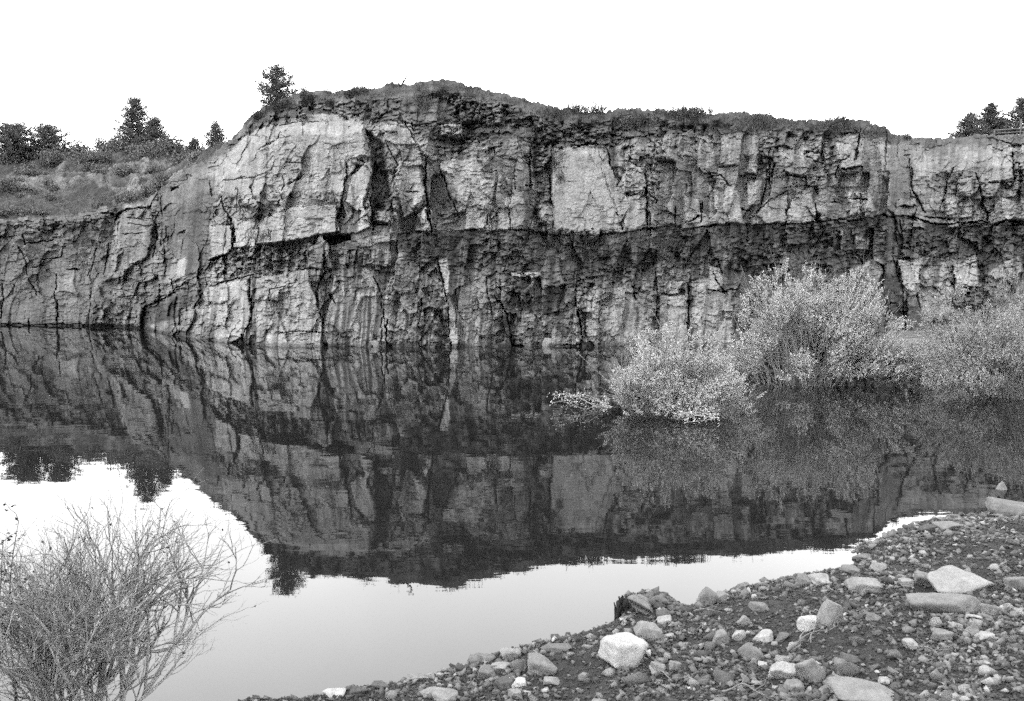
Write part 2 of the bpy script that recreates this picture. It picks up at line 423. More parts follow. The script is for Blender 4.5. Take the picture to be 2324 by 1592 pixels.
CR += [(r2(p), w, d) for p, w, d in [
 ([(235,745),(260,820),(290,880),(305,1020)],6,.8), ([(255,800),(310,805),(410,790)],2.2,.4), ([(325,700),(320,830)],1.6,.25), ([(430,1010),(440,930)],4,.6),
 ([(500,1000),(500,920)],1.8,.3), ([(855,940),(865,860),(900,700),(915,600)],5,.7), ([(1052,920),(1045,760),(1050,600)],5,.8), ([(720,957),(850,935)],2.5,.4),
 ([(440,492),(500,465),(550,430),(558,400)],3.5,.4), ([(600,690),(640,650),(685,620)],5,.4), ([(1340,520),(1340,700),(1370,930)],5,.8), ([(390,1190),(400,1300),(405,1400),(350,1480),(365,1560)],5,.7),
 ([(500,1300),(500,1240),(640,1200)],2.5,.35), ([(560,1480),(690,1465),(780,1475)],2.5,.4), ([(1060,1170),(1100,1260),(1110,1400),(1090,1560)],4,.5),
 ([(790,1060),(795,1150),(765,1210),(745,1280),(775,1400)],6,.9), ([(178,1082),(275,1056)],7,1.1), ([(175,1232),(330,1182),(420,1160)],4,.6), ([(1128,1400),(1128,1560)],6,.8),
 ([(680,350),(680,420)],2,.2), ([(520,560),(515,600)],2,.2), ([(410,650),(400,700),(420,770)],3,.3), ([(570,640),(580,680),(560,720)],3,.3),
 ([(1230,340),(1290,450)],3,.4), ([(1130,470),(1190,580),(1160,640)],3,.4), ([(1230,720),(1300,720)],3,.4), ([(1300,840),(1345,780)],4,.5),
 ([(820,1270),(845,1310)],5,.6), ([(640,1135),(760,1138)],3,.5), ([(260,920),(262,1000)],1.6,.2), ([(590,560),(680,560)],2,.2), ([(250,660),(330,650),(420,640)],2,.2),
 ([(760,340),(640,350),(520,370)],2,.2), ([(980,540),(1010,560),(960,620)],4,.5), ([(1000,300),(920,300)],2,.3)]]
CR += [(r3(p), w, d) for p, w, d in [
 ([(60,640),(70,800),(98,925)],6,.9), ([(150,600),(180,690),(240,840)],3,.5), ([(545,600),(552,710)],2.5,.4), ([(630,430),(634,690)],4,.6), ([(745,560),(735,640),(750,800)],4,.5),
 ([(1095,830),(1130,925)],3,.5), ([(1040,480),(1090,640)],3.5,.5), ([(1255,620),(1260,900)],4,.6), ([(1412,800),(1412,890)],4,.5), ([(1550,770),(1553,880)],4,.6),
 ([(440,1270),(500,1380),(535,1560)],5,.7), ([(870,1280),(900,1400),(912,1560)],6,.8), ([(395,1180),(420,1400)],3,.4), ([(1310,1150),(1312,1400)],4,.5),
 ([(1180,1230),(1205,1300)],4,.5), ([(1480,1200),(1484,1520)],5,.6), ([(135,1080),(150,1180),(185,1300),(205,1560)],6,.8), ([(850,465),(1010,462)],5,.8),
 ([(640,522),(720,520)],4,.5), ([(650,582),(725,592)],4,.5), ([(600,690),(640,680)],4,.5), ([(100,340),(190,350)],4,.5), ([(200,300),(330,380),(420,360)],3,.4),
 ([(1000,480),(1030,640),(1100,830)],1.5,.1),
 ([(1140,560),(1240,600)],3,.5), ([(1150,740),(1220,725)],3,.5), ([(1240,700),(1310,760),(1300,780)],4,.6), ([(1480,880),(1540,850)],4,.6),
 ([(380,520),(400,480),(480,470)],4,.5), ([(430,480),(440,530)],4,.4), ([(520,810),(520,915)],3,.4), ([(400,840),(405,915)],3,.4), 
 ([(0,1200),(40,1320),(20,1440)],3,.3), ([(530,1560),(560,1545),(600,1560)],6,.8), ([(810,1540),(900,1540)],5,.8), ([(600,1160),(600,1180)],1.5,.3), ([(650,1158),(650,1180)],1.5,.3),
 ([(830,340),(900,380),(960,370)],4,.6), ([(1040,400),(1160,430),(1300,400)],3,.5), ([(1270,300),(1310,310)],7,.6), ([(540,370),(620,350)],5,.5), ([(230,490),(300,480)],4,.4)]]
CR += [(r4(p), w, d) for p, w, d in [
 ([(300,300),(285,450),(260,580)],4,.5), ([(300,370),(302,580)],2.5,.4), ([(470,332),(560,360)],5,.7), ([(465,310),(570,308)],4,.5), ([(650,400),(752,393)],6,.9),
 ([(640,370),(615,440)],4,.5), ([(745,200),(720,360)],6,.6), ([(875,190),(870,320)],4,.4), ([(990,350),(1000,500),(1065,610)],5,.5), ([(520,560),(532,660)],4,.6),
 ([(930,582),(1012,580)],5,.8), ([(1180,420),(1130,600)],4,.4), ([(1310,420),(1375,655)],6,.7), ([(1370,466),(1600,450)],3,.4), ([(1490,305),(1505,450)],5,.6),
 ([(1030,880),(1028,940)],4,.5), ([(900,830),(955,1000),(972,1260)],4,.4), ([(820,1066),(930,1056)],4,.6), ([(860,1118),(930,1104)],4,.6), ([(1270,862),(1325,850)],4,.5),
 ([(1190,860),(1205,1000)],4,.5), ([(1340,860),(1350,1000)],4,.4), ([(0,985),(60,995),(140,985)],5,.7), ([(20,910),(60,970)],4,.4), ([(100,470),(60,420)],4,.4),
 ([(150,590),(200,600)],4,.5), ([(385,520),(388,650)],3,.4), ([(200,640),(300,560),(390,500)],3,.3), ([(380,420),(480,440)],4,.4), ([(690,540),(780,540)],3,.4),
 ([(740,510),(745,600)],3,.4), ([(600,560),(640,560)],3,.4), ([(1060,630),(1200,640)],5,.8), ([(1220,460),(1225,520)],4,.4), ([(1240,440),(1290,430)],3,.4),
 ([(1180,420),(1215,380)],5,.4), ([(860,280),(870,400)],2,.2), ([(1440,650),(1600,655)],8,1.2), ([(1270,655),(1380,652)],7,1.0), ([(1000,690),(1060,690)],5,.6),
 ([(570,720),(650,725)],3,.4), ([(720,800),(760,860)],4,.4), ([(1370,240),(1500,290)],5,.4), ([(0,410),(40,412)],5,.7), ([(0,430),(60,420)],4,.6), ([(700,690),(705,760)],3,.3)]]

def build_cliff():
    nc, nr = 2150, 720
    q = np.linspace(-330, 2640, nc)
    t = (q - CX) / FP
    yt = DT(q); zt = np.full(nc, 8.0)
    for _ in range(8):
        px, py = proj(t * yt, yt, zt)
        dx, dy, dz = ray(px, TOP(px)); zt = CH + dz / dy * yt
    # crest unevenness
    zt = zt + .10 * fbm(q / 14, q * 0 + 3, 91, 4) + .06 * fbm(q / 5, q * 0, 92, 2) + .05 * (hsh(np.floor((q + 4 * fbm(q / 9, q * 0, 94, 2)) / 9).astype(np.int64), np.zeros(nc, np.int64), 93) - .5)
    r = np.linspace(0, 1, nr)[:, None]
    z0 = -0.9
    Z = (z0 + (zt[None] - z0) * r)
    Q = np.broadcast_to(q[None], Z.shape); T = np.broadcast_to(t[None], Z.shape)
    v = np.clip(Z / zt[None], 0, 1)
    yb = DB(q)[None]; ytt = yt[None]
    gmain = np.interp(v, [0, .2, .45, .80, 1.0], [0, .14, .36, .52, 1.0])
    Y = yb + (ytt - yb) * gmain
    px, py = proj(T * Y, Y, Z)
    px = px.astype(F32); py = py.astype(F32)
    del Q
    # domain warp in plan units (1 px here is about 1.7 cm on the face)
    wx = px + 4 * fbm(px / 90, py / 90, 1, 2) + .8 * fbm(px / 13, py / 13, 2, 2)
    wy = py + 3 * fbm(px / 90, py / 90, 3, 2) + .7 * fbm(px / 14, py / 12, 4, 2)
    _, a0, b0, _, _, _ = cells(px / 15 + .3 * fbm(px / 30, py / 30, 9, 2), py / 19, 30)
    _, a00, b00, _, _, _ = cells(px / 6.5, py / 8, 31)
    fx = px + 2.0 * fbm(px / 60, py / 60, 6, 2) + (a0 - .5) * 5.0 + (a00 - .5) * 2.2
    fy = py + 1.8 * fbm(px / 60, py / 60, 7, 2) + (b0 - .5) * 4.6 + (b00 - .5) * 2.0
    jx = px + 5 * fbm(px / 17, py / 17, 8, 2)
    stepn = (hsh(np.floor(jx / 31).astype(np.int64), np.zeros(px.shape, np.int64), 17) - .5) * 5.5 + (hsh(np.floor(jx / 11).astype(np.int64), np.zeros(px.shape, np.int64), 18) - .5) * 2.5
    led = (LED(px) + stepn).astype(F32); capl = CAPL(px).astype(F32); mid = MID(px).astype(F32)
    edgew = 9 * fbm(px / 30, py / 30, 5, 4)
    cap = 1 - ss(-8, 8, wy - capl - edgew)
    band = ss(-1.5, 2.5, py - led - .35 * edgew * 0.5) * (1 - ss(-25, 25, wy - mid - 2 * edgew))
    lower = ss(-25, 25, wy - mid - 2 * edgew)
    up = (1 - cap) * (1 - ss(-1.5, 2.5, py - led))
    # default tones
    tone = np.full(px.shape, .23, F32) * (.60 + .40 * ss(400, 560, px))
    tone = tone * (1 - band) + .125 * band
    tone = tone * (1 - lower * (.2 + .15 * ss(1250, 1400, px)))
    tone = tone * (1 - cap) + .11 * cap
    soil = 1 - ss(2, 22, wy - TOP(px) - 14 - edgew)
    soil = soil * ss(560, 640, px) * (1 - .7 * ss(2000, 2060, px))
    tone = tone * (1 - soil) + .105 * soil
    rough = np.full(px.shape, 1.0, F32)
    rough = rough * (1 - soil) + .45 * soil
    dep = np.zeros(px.shape, F32)
    dep -= .14 * band * ss(0, 1, px - 900)
    # polygons
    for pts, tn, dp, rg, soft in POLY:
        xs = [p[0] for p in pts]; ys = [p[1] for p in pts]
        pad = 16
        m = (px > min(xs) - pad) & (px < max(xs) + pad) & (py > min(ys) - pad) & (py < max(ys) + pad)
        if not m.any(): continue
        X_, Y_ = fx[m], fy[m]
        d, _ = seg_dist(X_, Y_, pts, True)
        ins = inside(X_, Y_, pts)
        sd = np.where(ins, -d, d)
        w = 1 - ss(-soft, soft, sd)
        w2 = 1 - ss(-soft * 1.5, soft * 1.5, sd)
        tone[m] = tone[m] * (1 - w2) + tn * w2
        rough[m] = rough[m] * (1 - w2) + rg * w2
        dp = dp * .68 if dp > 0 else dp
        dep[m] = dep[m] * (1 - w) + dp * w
    # block structure: three scales of jointed blocks with tilted faces
    zx = px + 5 * fbm(px / 110, py / 110, 21, 2) + 4 * (a0 - .5); zy = py + 4 * fbm(px / 110, py / 110, 22, 2) + 4 * (b0 - .5)
    slant = .10 * (py - 500)
    e1, a, b, c, ox, oy = cells((zx + slant) / 46, zy / 95, 40)
    big = (a - .5) * .70 + ox * (b - .5) * 1.5 + oy * (c - .3) * .6
    g1 = (1 - ss(0, .035, e1)) * (.1 + .6 * (a > .6))
    e2, a, b, c, ox, oy = cells((wx + slant) / 21, (wy + .08 * px) / 30, 50)
    med = (a - .5) * .50 + ox * (b - .5) * .95 + oy * (c - .38) * .55
    g2 = (1 - ss(0, .06, e2)) * ss(.45, .9, b) * ss(-.1, .4, fbm(px / 40, py / 40, 55, 2))
    e3, a3, b3, c3, ox, oy = cells((wx + .5 * slant) / 11, (wy + .1 * wx) / 8.5, 60)
    sml = (a3 - .5) * .26 + ox * (b3 - .5) * .34 + oy * (c3 - .42) * .22
    g3 = (1 - ss(0, .10, e3)) * ss(.45, .9, b3)
    # thin bedding (layers), strongest in the cap rubble and the bedded bands
    e4, a4, b4, c4, ox4, oy4 = cells((wx + .3 * slant) / 15, (wy + .07 * wx + 1.6 * stepn + 3 * fbm(px / 50, py / 50, 71, 2)) / 7.6, 70)
    bed = (a4 - .5) * .34 + oy4 * .10 + ox4 * (b4 - .5) * .25
    g4 = (1 - ss(0, .16, e4)) * ss(.35, .9, b4)
    bedw = np.clip(cap * (1 - soil) * .9 * ss(-.3, .2, fbm(px / 50, py / 30, 72, 2)) + band * .25 + .10 + (rough > 1.25) * .4 + .5 * ss(.2, .5, fbm(px / 60, py / 40, 73, 2)), 0, 1.1)
    rz = np.clip(rough, 0, 1.5)
    patch = ss(-.25, .35, fbm(px / 70, py / 60, 81, 3))          # some areas massive, others shattered
    sh = .16 + .95 * patch
    D = dep + .80 * big * np.clip(rz * 1.0, .12, 1.1) * (1 - soil)
    D = D + .85 * med * rz * sh * (1 - soil * .8) + .85 * sml * rz * sh * 1.1 * (1 - .5 * soil) + bed * bedw * (.12 + .88 * rz) * (1 - soil * .7)
    D = D - (.14 * g1 * np.clip(rz, .1, 1) + .13 * g2 * rz * sh + .09 * g3 * rz * sh + .11 * g4 * bedw * np.clip(rz, .1, 1)) * (1 - soil * .85)
    # chips, ribs and fine relief
    D = D + .045 * fbm(px / 13, py / 11, 101, 5, .6) * (.25 + .75 * rz) * (.3 + sh) + .015 * fbm(px / 34, py / 6, 102, 3) * rz + .03 * fbm(px / 3.2, py / 2.8, 103, 2) * (.3 + .7 * rz)
    rib = 1 - np.abs(fbm((px + slant) / 16, py / 120, 104, 3)) * 3
    D = D + .06 * rz * np.clip(rib, -1, 1) * (lower + band + .4 * up) * (1 - soil)
    D = D + soil * .25 * fbm(px / 25, py / 14, 105, 4)
    # overhung shadow ledge under the upper tier
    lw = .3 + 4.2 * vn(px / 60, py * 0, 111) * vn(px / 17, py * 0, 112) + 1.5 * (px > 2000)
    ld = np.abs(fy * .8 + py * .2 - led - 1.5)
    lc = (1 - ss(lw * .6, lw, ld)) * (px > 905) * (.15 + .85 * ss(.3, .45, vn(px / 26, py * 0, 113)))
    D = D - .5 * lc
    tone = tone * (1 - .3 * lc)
    # hand placed cracks
    crk = np.zeros(px.shape, F32)
    for pts, w, d in CR:
        xs = [p[0] for p in pts]; ys = [p[1] for p in pts]
        m = (px > min(xs) - 16) & (px < max(xs) + 16) & (py > min(ys) - 16) & (py < max(ys) + 16)
        if not m.any(): continue
        dd, par = seg_dist(fx[m], fy[m], pts)
        hw = w * .33 * (.15 + 1.3 * vn(px[m] / 7, py[m] / 7, 120)) * (1 - .55 * np.abs(par * 2 - 1) ** 3)
        k = 1 - ss(hw * .7, hw + .9, dd)
        D[m] -= d * .7 * k
        crk[m] = np.maximum(crk[m], k)
    # tones: weather stains with shapes of their own
    st1 = fbm((fx + slant) / 17, py / 90, 130, 4); st2 = fbm((px + slant) / 3.2, py / 40, 131, 3); bl = fbm(px / 55, py / 45, 132, 4)
    lich = ss(.15, .5, fbm(px / 16, py / 13, 133, 4))
    blk = (a - .5)
    tone = tone * (1 + (.5 * st1 + .2 * st2 + .32 * bl) * (.2 + .8 * np.clip(rz, 0, 1))) * (1 - .35 * lich * (1 - up * .5))
    tone = tone * (1 + .30 * (hsh((a3 * 9999).astype(np.int64), (b3 * 9999).astype(np.int64), 3) - .5) * rz)
    drip = ss(.25, .55, fbm((px + slant) / 7, py / 150, 134, 3)) * (band + lower + .45 * up)
    drip = np.maximum(drip, .8 * ss(.12, .42, fbm((px + slant) / 20, py / 190, 136, 3)) * (band + lower + .3 * up))
    tone = tone * (1 - .5 * drip * ss(.1, .5, rz))
    pale = ss(.42, .6, fbm((fx + slant) / 11, py / 60, 135, 3)) * (lower + up)
    tone = tone * (1 + .35 * pale)
    # splash zone at the waterline: a dark wet line
    wet = 1 - ss(.04, .16 + .10 * vn(px / 12, px * 0, 140), Z)
    tone = tone * (1 - .5 * wet)
    tone = tone * (1 - .3 * crk)
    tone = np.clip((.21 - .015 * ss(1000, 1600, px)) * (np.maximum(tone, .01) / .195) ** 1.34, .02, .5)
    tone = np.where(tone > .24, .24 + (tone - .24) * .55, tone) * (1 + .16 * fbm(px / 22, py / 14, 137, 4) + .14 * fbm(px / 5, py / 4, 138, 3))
    tone = tone * (1 - .35 * ss(.3, .5, fbm((px + slant) / 9, py / 60, 139, 4)) * up)
    fade = ss(0, .06, 1 - np.broadcast_to(r, Z.shape)) * .85 + .15
    if True:
        Y = Y - D * fade
    Zd = Z.copy()
    X = T * Y
    # ground running back behind the crest
    back = [1.0, 3, 7, 14, 26, 45, 80]
    XB, YB, ZB = [], [], []
    pxt, pyt = proj(t * Y[-1], Y[-1], Zd[-1])
    pyt = np.convolve(np.pad(pyt, 6, mode='edge'), np.ones(13) / 13, 'valid')
    for i, bb in enumerate(back):
        yb2 = Y[-1] + bb
        drop = 6 + 2 * i
        left = 1 - ss(430, 600, q)
        z2 = CH + (CH * 0 + (Y[-1] * st * 0)) + 0
        dx, dy, dz = ray(pxt, pyt + drop)
        z2 = CH + dz / dy * yb2
        z2 = z2 * (1 - left) + (Zd[-1] - .3 * bb ** .5 - .5) * left
        XB.append(t * yb2); YB.append(yb2); ZB.append(z2)
    X = np.concatenate([X, np.array(XB)]); Y = np.concatenate([Y, np.array(YB)]); Zd = np.concatenate([Zd, np.array(ZB)])
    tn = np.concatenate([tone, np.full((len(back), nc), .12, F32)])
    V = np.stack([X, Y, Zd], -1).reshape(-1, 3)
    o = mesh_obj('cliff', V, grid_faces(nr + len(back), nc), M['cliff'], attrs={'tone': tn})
    tag(o, 'layered grey quarry cliff rising straight out of the still water', 'cliff', kind='structure')
    return X[:nr], Y[:nr], Zd[:nr], px, py, soil, cap, band

cX, cY, cZ, cpx, cpy, csoil, ccap, cband = build_cliff()

def on_cliff(px, py):
    """nearest visible cliff point drawn at this place"""
    j = int(np.clip((px + 330) / 2970 * 2150, 0, 2149))
    js = slice(max(j - 60, 0), min(j + 60, 2150))
    P1, P2 = proj(cX[:, js], cY[:, js], cZ[:, js])
    k = np.argmin((P1 - px) ** 2 + (P2 - py) ** 2)
    a, b = np.unravel_index(k, P1.shape)
    return np.array([cX[:, js][a, b], cY[:, js][a, b], cZ[:, js][a, b]])

# ------------------------------------------------------------------ the hillside at the left
RIDGE = curve([(-600, 350), (0, 350), (100, 352), (200, 350), (260, 342), (340, 338), (400, 345), (480, 356), (560, 360), (700, 365)])
def hill_surface(q, r):
    t = (q - CX) / FP
    y0 = DT(q) + .4; y1 = 75.0
    Y = y0 + (y1 - y0) * r ** 1.25
    pxc = CX + (q - CX) * 1.015
    p0 = TOP(pxc) + 10; p1 = RIDGE(pxc)
    py = p0 + (p1 - p0) * r
    dx, dy, dz = ray(pxc, py)
    Z = CH + dz / dy * Y
    return t * Y, Y, Z, pxc, py

def build_hill():
    nc, nr = 900, 420
    q = np.linspace(-360, 660, nc)[None]; r = np.linspace(0, 1, nr)[:, None]
    q = np.broadcast_to(q, (nr, nc)); r = np.broadcast_to(r, (nr, nc))
    X, Y, Z, px, py = hill_surface(q, r)
    lump = .8 * fbm(X / 3.0, Y / 4.0, 201, 5) + .30 * fbm(X / .7, Y / 1.0, 202, 5, .6)
    Z = Z + lump * ss(0, .03, r) * (1 - .5 * ss(.9, 1, r))
    e, a, b, c, ox, oy = cells(X / .55, Y / .8, 210)
    rub = ss(-.05, .35, fbm(px / 45, py / 16, 203, 4) + .35 * (1 - np.abs(py - 395) / 42))
    Z = Z + rub * .28 * (a - .4) * (1 - ss(.0, .5, .5 - e)) + rub * .1 * (a - .5)
    tone = .045 + .035 * fbm(px / 50, py / 12, 204, 5)
    tone = tone * (1 - rub) + (.14 + .13 * (a - .5)) * rub
    veg = ss(0, .3, fbm(px / 40, py / 14, 205, 4) - .1 + .7 * ss(375, 350, py))
    tone = tone * (1 - .6 * veg)
    tone = tone * (1 + .3 * fbm(px / 8, py / 4, 206, 3))
    # ground beyond the ridge
    Xb = [X[-1] / 75 * yb for yb in (85, 110, 160)]; Yb = [np.full(nc, yb) for yb in (85, 110, 160)]
    Zb = [Z[-1] + d for d in (.3, 1.0, 2.0)]
    X2 = np.concatenate([X, Xb]); Y2 = np.concatenate([Y, Yb]); Z2 = np.concatenate([Z, Zb])
    tone = np.clip(np.concatenate([tone, np.full((3, nc), .12)]), .03, .42)
    o = mesh_obj('hillside', np.stack([X2, Y2, Z2], -1).reshape(-1, 3), grid_faces(nr + 3, nc), M['hill'], attrs={'tone': tone})
    tag(o, 'rubbly overgrown hillside above the low cliffs at the left', 'hillside', kind='structure')
    return X, Y, Z, px, py
hX, hY, hZ, hpx, hpy = build_hill()

def on_hill(px, py):
    P1, P2 = proj(hX, hY, hZ)
    k = np.argmin((P1 - px) ** 2 + (P2 - py) ** 2); a, b = np.unravel_index(k, P1.shape)
    return np.array([hX[a, b], hY[a, b], hZ[a, b]])

# ------------------------------------------------------------------ water, lake bed
def plane(name, x0, x1, y0, y1, z, mat, lab, cat):
    V = [(x0, y0, z), (x1, y0, z), (x1, y1, z), (x0, y1, z)]
    o = mesh_obj(name, V, [[0, 1, 2, 3]], mat); tag(o, lab, cat, kind='structure'); return o
plane('water', -160, 160, -40, 95, 0, M['water'], 'still dark quarry lake mirroring the cliff and the sky', 'water')
M['bed'] = mat_rock('lake_bed_mud', .05, 1, .02)
plane('ground', -900, 900, -900, 900, -1.6, M['bed'], 'ground under and around the quarry lake', 'ground')

# ------------------------------------------------------------------ the near shore
SHpx = [(-900, 1760), (100, 1730), (400, 1650), (560, 1592), (700, 1590), (800, 1566), (900, 1556), (1040, 1520), (1130, 1482), (1240, 1462),
        (1320, 1440), (1385, 1418), (1430, 1392), (1420, 1372), (1440, 1352), (1500, 1352), (1545, 1386), (1600, 1366), (1650, 1345), (1740, 1325),
        (1860, 1303), (1955, 1285), (1965, 1262), (1940, 1250), (1985, 1232), (2060, 1200), (2110, 1182), (2240, 1168), (2330, 1150), (2600, 1110), (3400, 1050)]
SH = [tuple(at_z(a, b, 0)[:2]) for a, b in SHpx]
shpoly = SH + [(30, 10), (30, -25), (-30, -25), (-30, 2)]
def shore_z(X, Y):
    X = np.asarray(X, float); Y = np.asarray(Y, float)
    d, _ = seg_dist(X, Y, SH); ins = inside(X, Y, shpoly)
    s = np.where(ins, d, -d)
    z = np.where(s > 0, .05 * ss(0, .12, s) + .13 * s, .35 * s)
    z = z + np.where(s > 0, 1, .3) * ss(-.1, .5, s) * (.10 * fbm(X / .9, Y / .9, 301, 4) + .02 * fbm(X / .12, Y / .12, 302, 3))
    return np.clip(z, -1.55, 1.45)
def build_shore():
    xs = np.linspace(-14, 22, 900); ys = np.linspace(-12, 18, 800)
    # denser where the picture looks
    xs = np.sort(np.concatenate([xs, np.linspace(-2, 8, 700)])); ys = np.sort(np.concatenate([ys, np.linspace(4.5, 13, 700)]))
    X, Y = np.meshgrid(xs, ys); Z = shore_z(X, Y)
    o = mesh_obj('shore', np.stack([X, Y, Z], -1).reshape(-1, 3), grid_faces(len(ys), len(xs)), M['shore'])
    tag(o, 'dark gritty bank sloping into the water at the lower right', 'shore', kind='structure')
build_shore()
def on_shore(px, py):
    dx, dy, dz = ray(px, py)
    ts = np.linspace(3.5, 20, 3000)
    P = np.array([dx * ts, dy * ts, CH + dz * ts])
    hit = P[2] < np.maximum(shore_z(P[0], P[1]), 0)
    k = np.argmax(hit)
    return P[:, k]

# ------------------------------------------------------------------ stones
import bmesh
def ico(sub):
    bm = bmesh.new(); bmesh.ops.create_icosphere(bm, subdivisions=sub, radius=1)
    V = np.array([v.co[:] for v in bm.verts]); Fc = np.array([[v.index for v in f.verts] for f in bm.faces]); bm.free()
    return V, Fc
ICO = {k: ico(k) for k in (1, 2, 4, 5)}
def rock_shape(seed, sub=4, planes=11, noise=.055, soft=.018):
    r = np.random.default_rng(seed)
    V, Fc = ICO[sub]
    n = r.normal(size=(planes, 3)); n /= np.linalg.norm(n, axis=1)[:, None]
    ax = np.array([[1, 0, 0], [-1, 0, 0], [0, 1, 0], [0, -1, 0], [0, 0, 1], [0, 0, -1]], float)
    n = np.concatenate([n, ax + r.normal(size=(6, 3)) * (.25 if sub > 2 else .45)])
    n /= np.linalg.norm(n, axis=1)[:, None]
    dd = r.uniform(.5, 1.0, len(n))
    dots = V @ n.T
    rad = np.where(dots > .05, dd[None] / np.maximum(dots, .05), 9.)
    if soft:
        k = 1 / soft
        m = rad.min(1, keepdims=True)
        rr = (m[:, 0] - np.log(np.exp(-k * (rad - m)).sum(1)) / k)
    else: rr = rad.min(1)
    rr = np.minimum(rr, 1.25)
    if noise:
        a = V * 3.1 + r.uniform(0, 50, 3)
        rr = rr + noise * (fbm(a[:, 0] + a[:, 2] * .7, a[:, 1] - a[:, 2] * .6, seed, 4)) + noise * .5 * fbm(a[:, 1] * 3, a[:, 2] * 3 + a[:, 0], seed + 5, 3)
    P = V * rr[:, None]
    P = P / (P.max(0) - P.min(0)) * 1.0
    P = P - (P.max(0) + P.min(0)) / 2
    return P, Fc
def shard(seed, npt=9):
    r = np.random.default_rng(seed)
    P = r.normal(size=(npt, 3)); P /= np.linalg.norm(P, axis=1)[:, None]; P *= r.uniform(.75, 1.1, (npt, 1))
    bm = bmesh.new()
    for p in P: bm.verts.new(p)
    g = bmesh.ops.convex_hull(bm, input=bm.verts)
    bmesh.ops.triangulate(bm, faces=bm.faces)
    dead = [v for v in bm.verts if not v.link_faces]
    bmesh.ops.delete(bm, geom=dead, context='VERTS')
    bm.verts.index_update(); bm.normal_update()
    V = np.array([v.co[:] for v in bm.verts]); Fc = np.array([[v.index for v in f.verts] for f in bm.faces]); bm.free()
    V = V / (V.max(0) - V.min(0)); V -= (V.max(0) + V.min(0)) / 2
    return V, Fc
def stone(name, loc, size, rot, tone, seed, label, group=None, sub=4, planes=9, cat='stone', taper=0):
    P, Fc = rock_shape(seed, sub, planes)
    if taper: P[:, :2] *= (1 - taper * (P[:, 2:] + .5)) * (1 + .25 * taper)
    P = P * np.array(size)
    cz, sz = math.cos(rot[2]), math.sin(rot[2]); cx, sx = math.cos(rot[0]), math.sin(rot[0]); cy, sy = math.cos(rot[1]), math.sin(rot[1])
    Rx = np.array([[1, 0, 0], [0, cx, -sx], [0, sx, cx]]); Ry = np.array([[cy, 0, sy], [0, 1, 0], [-sy, 0, cy]]); Rz = np.array([[cz, -sz, 0], [sz, cz, 0], [0, 0, 1]])
    P = P @ (Rz @ Ry @ Rx).T
    tn = np.full(len(P), tone) * (1 + .2 * fbm(P[:, 0] * 9 / max(size) , P[:, 2] * 9 / max(size) + P[:, 1] * 5, seed, 3))
    o = mesh_obj(name, P, Fc, M['stone'], attrs={'tone': tn}, smooth=False)
    o.location = loc
    tag(o, label, cat, group)
    return o

def q7(a, b, w, h): return (1474.3 + .36563 * a, 1072.2 + .36563 * b, w * .36563, h * .36563)
def q6(a, b, w, h): return (737.1 + .346 * a, 1273.2 + .346 * b, w * .346, h * .346)
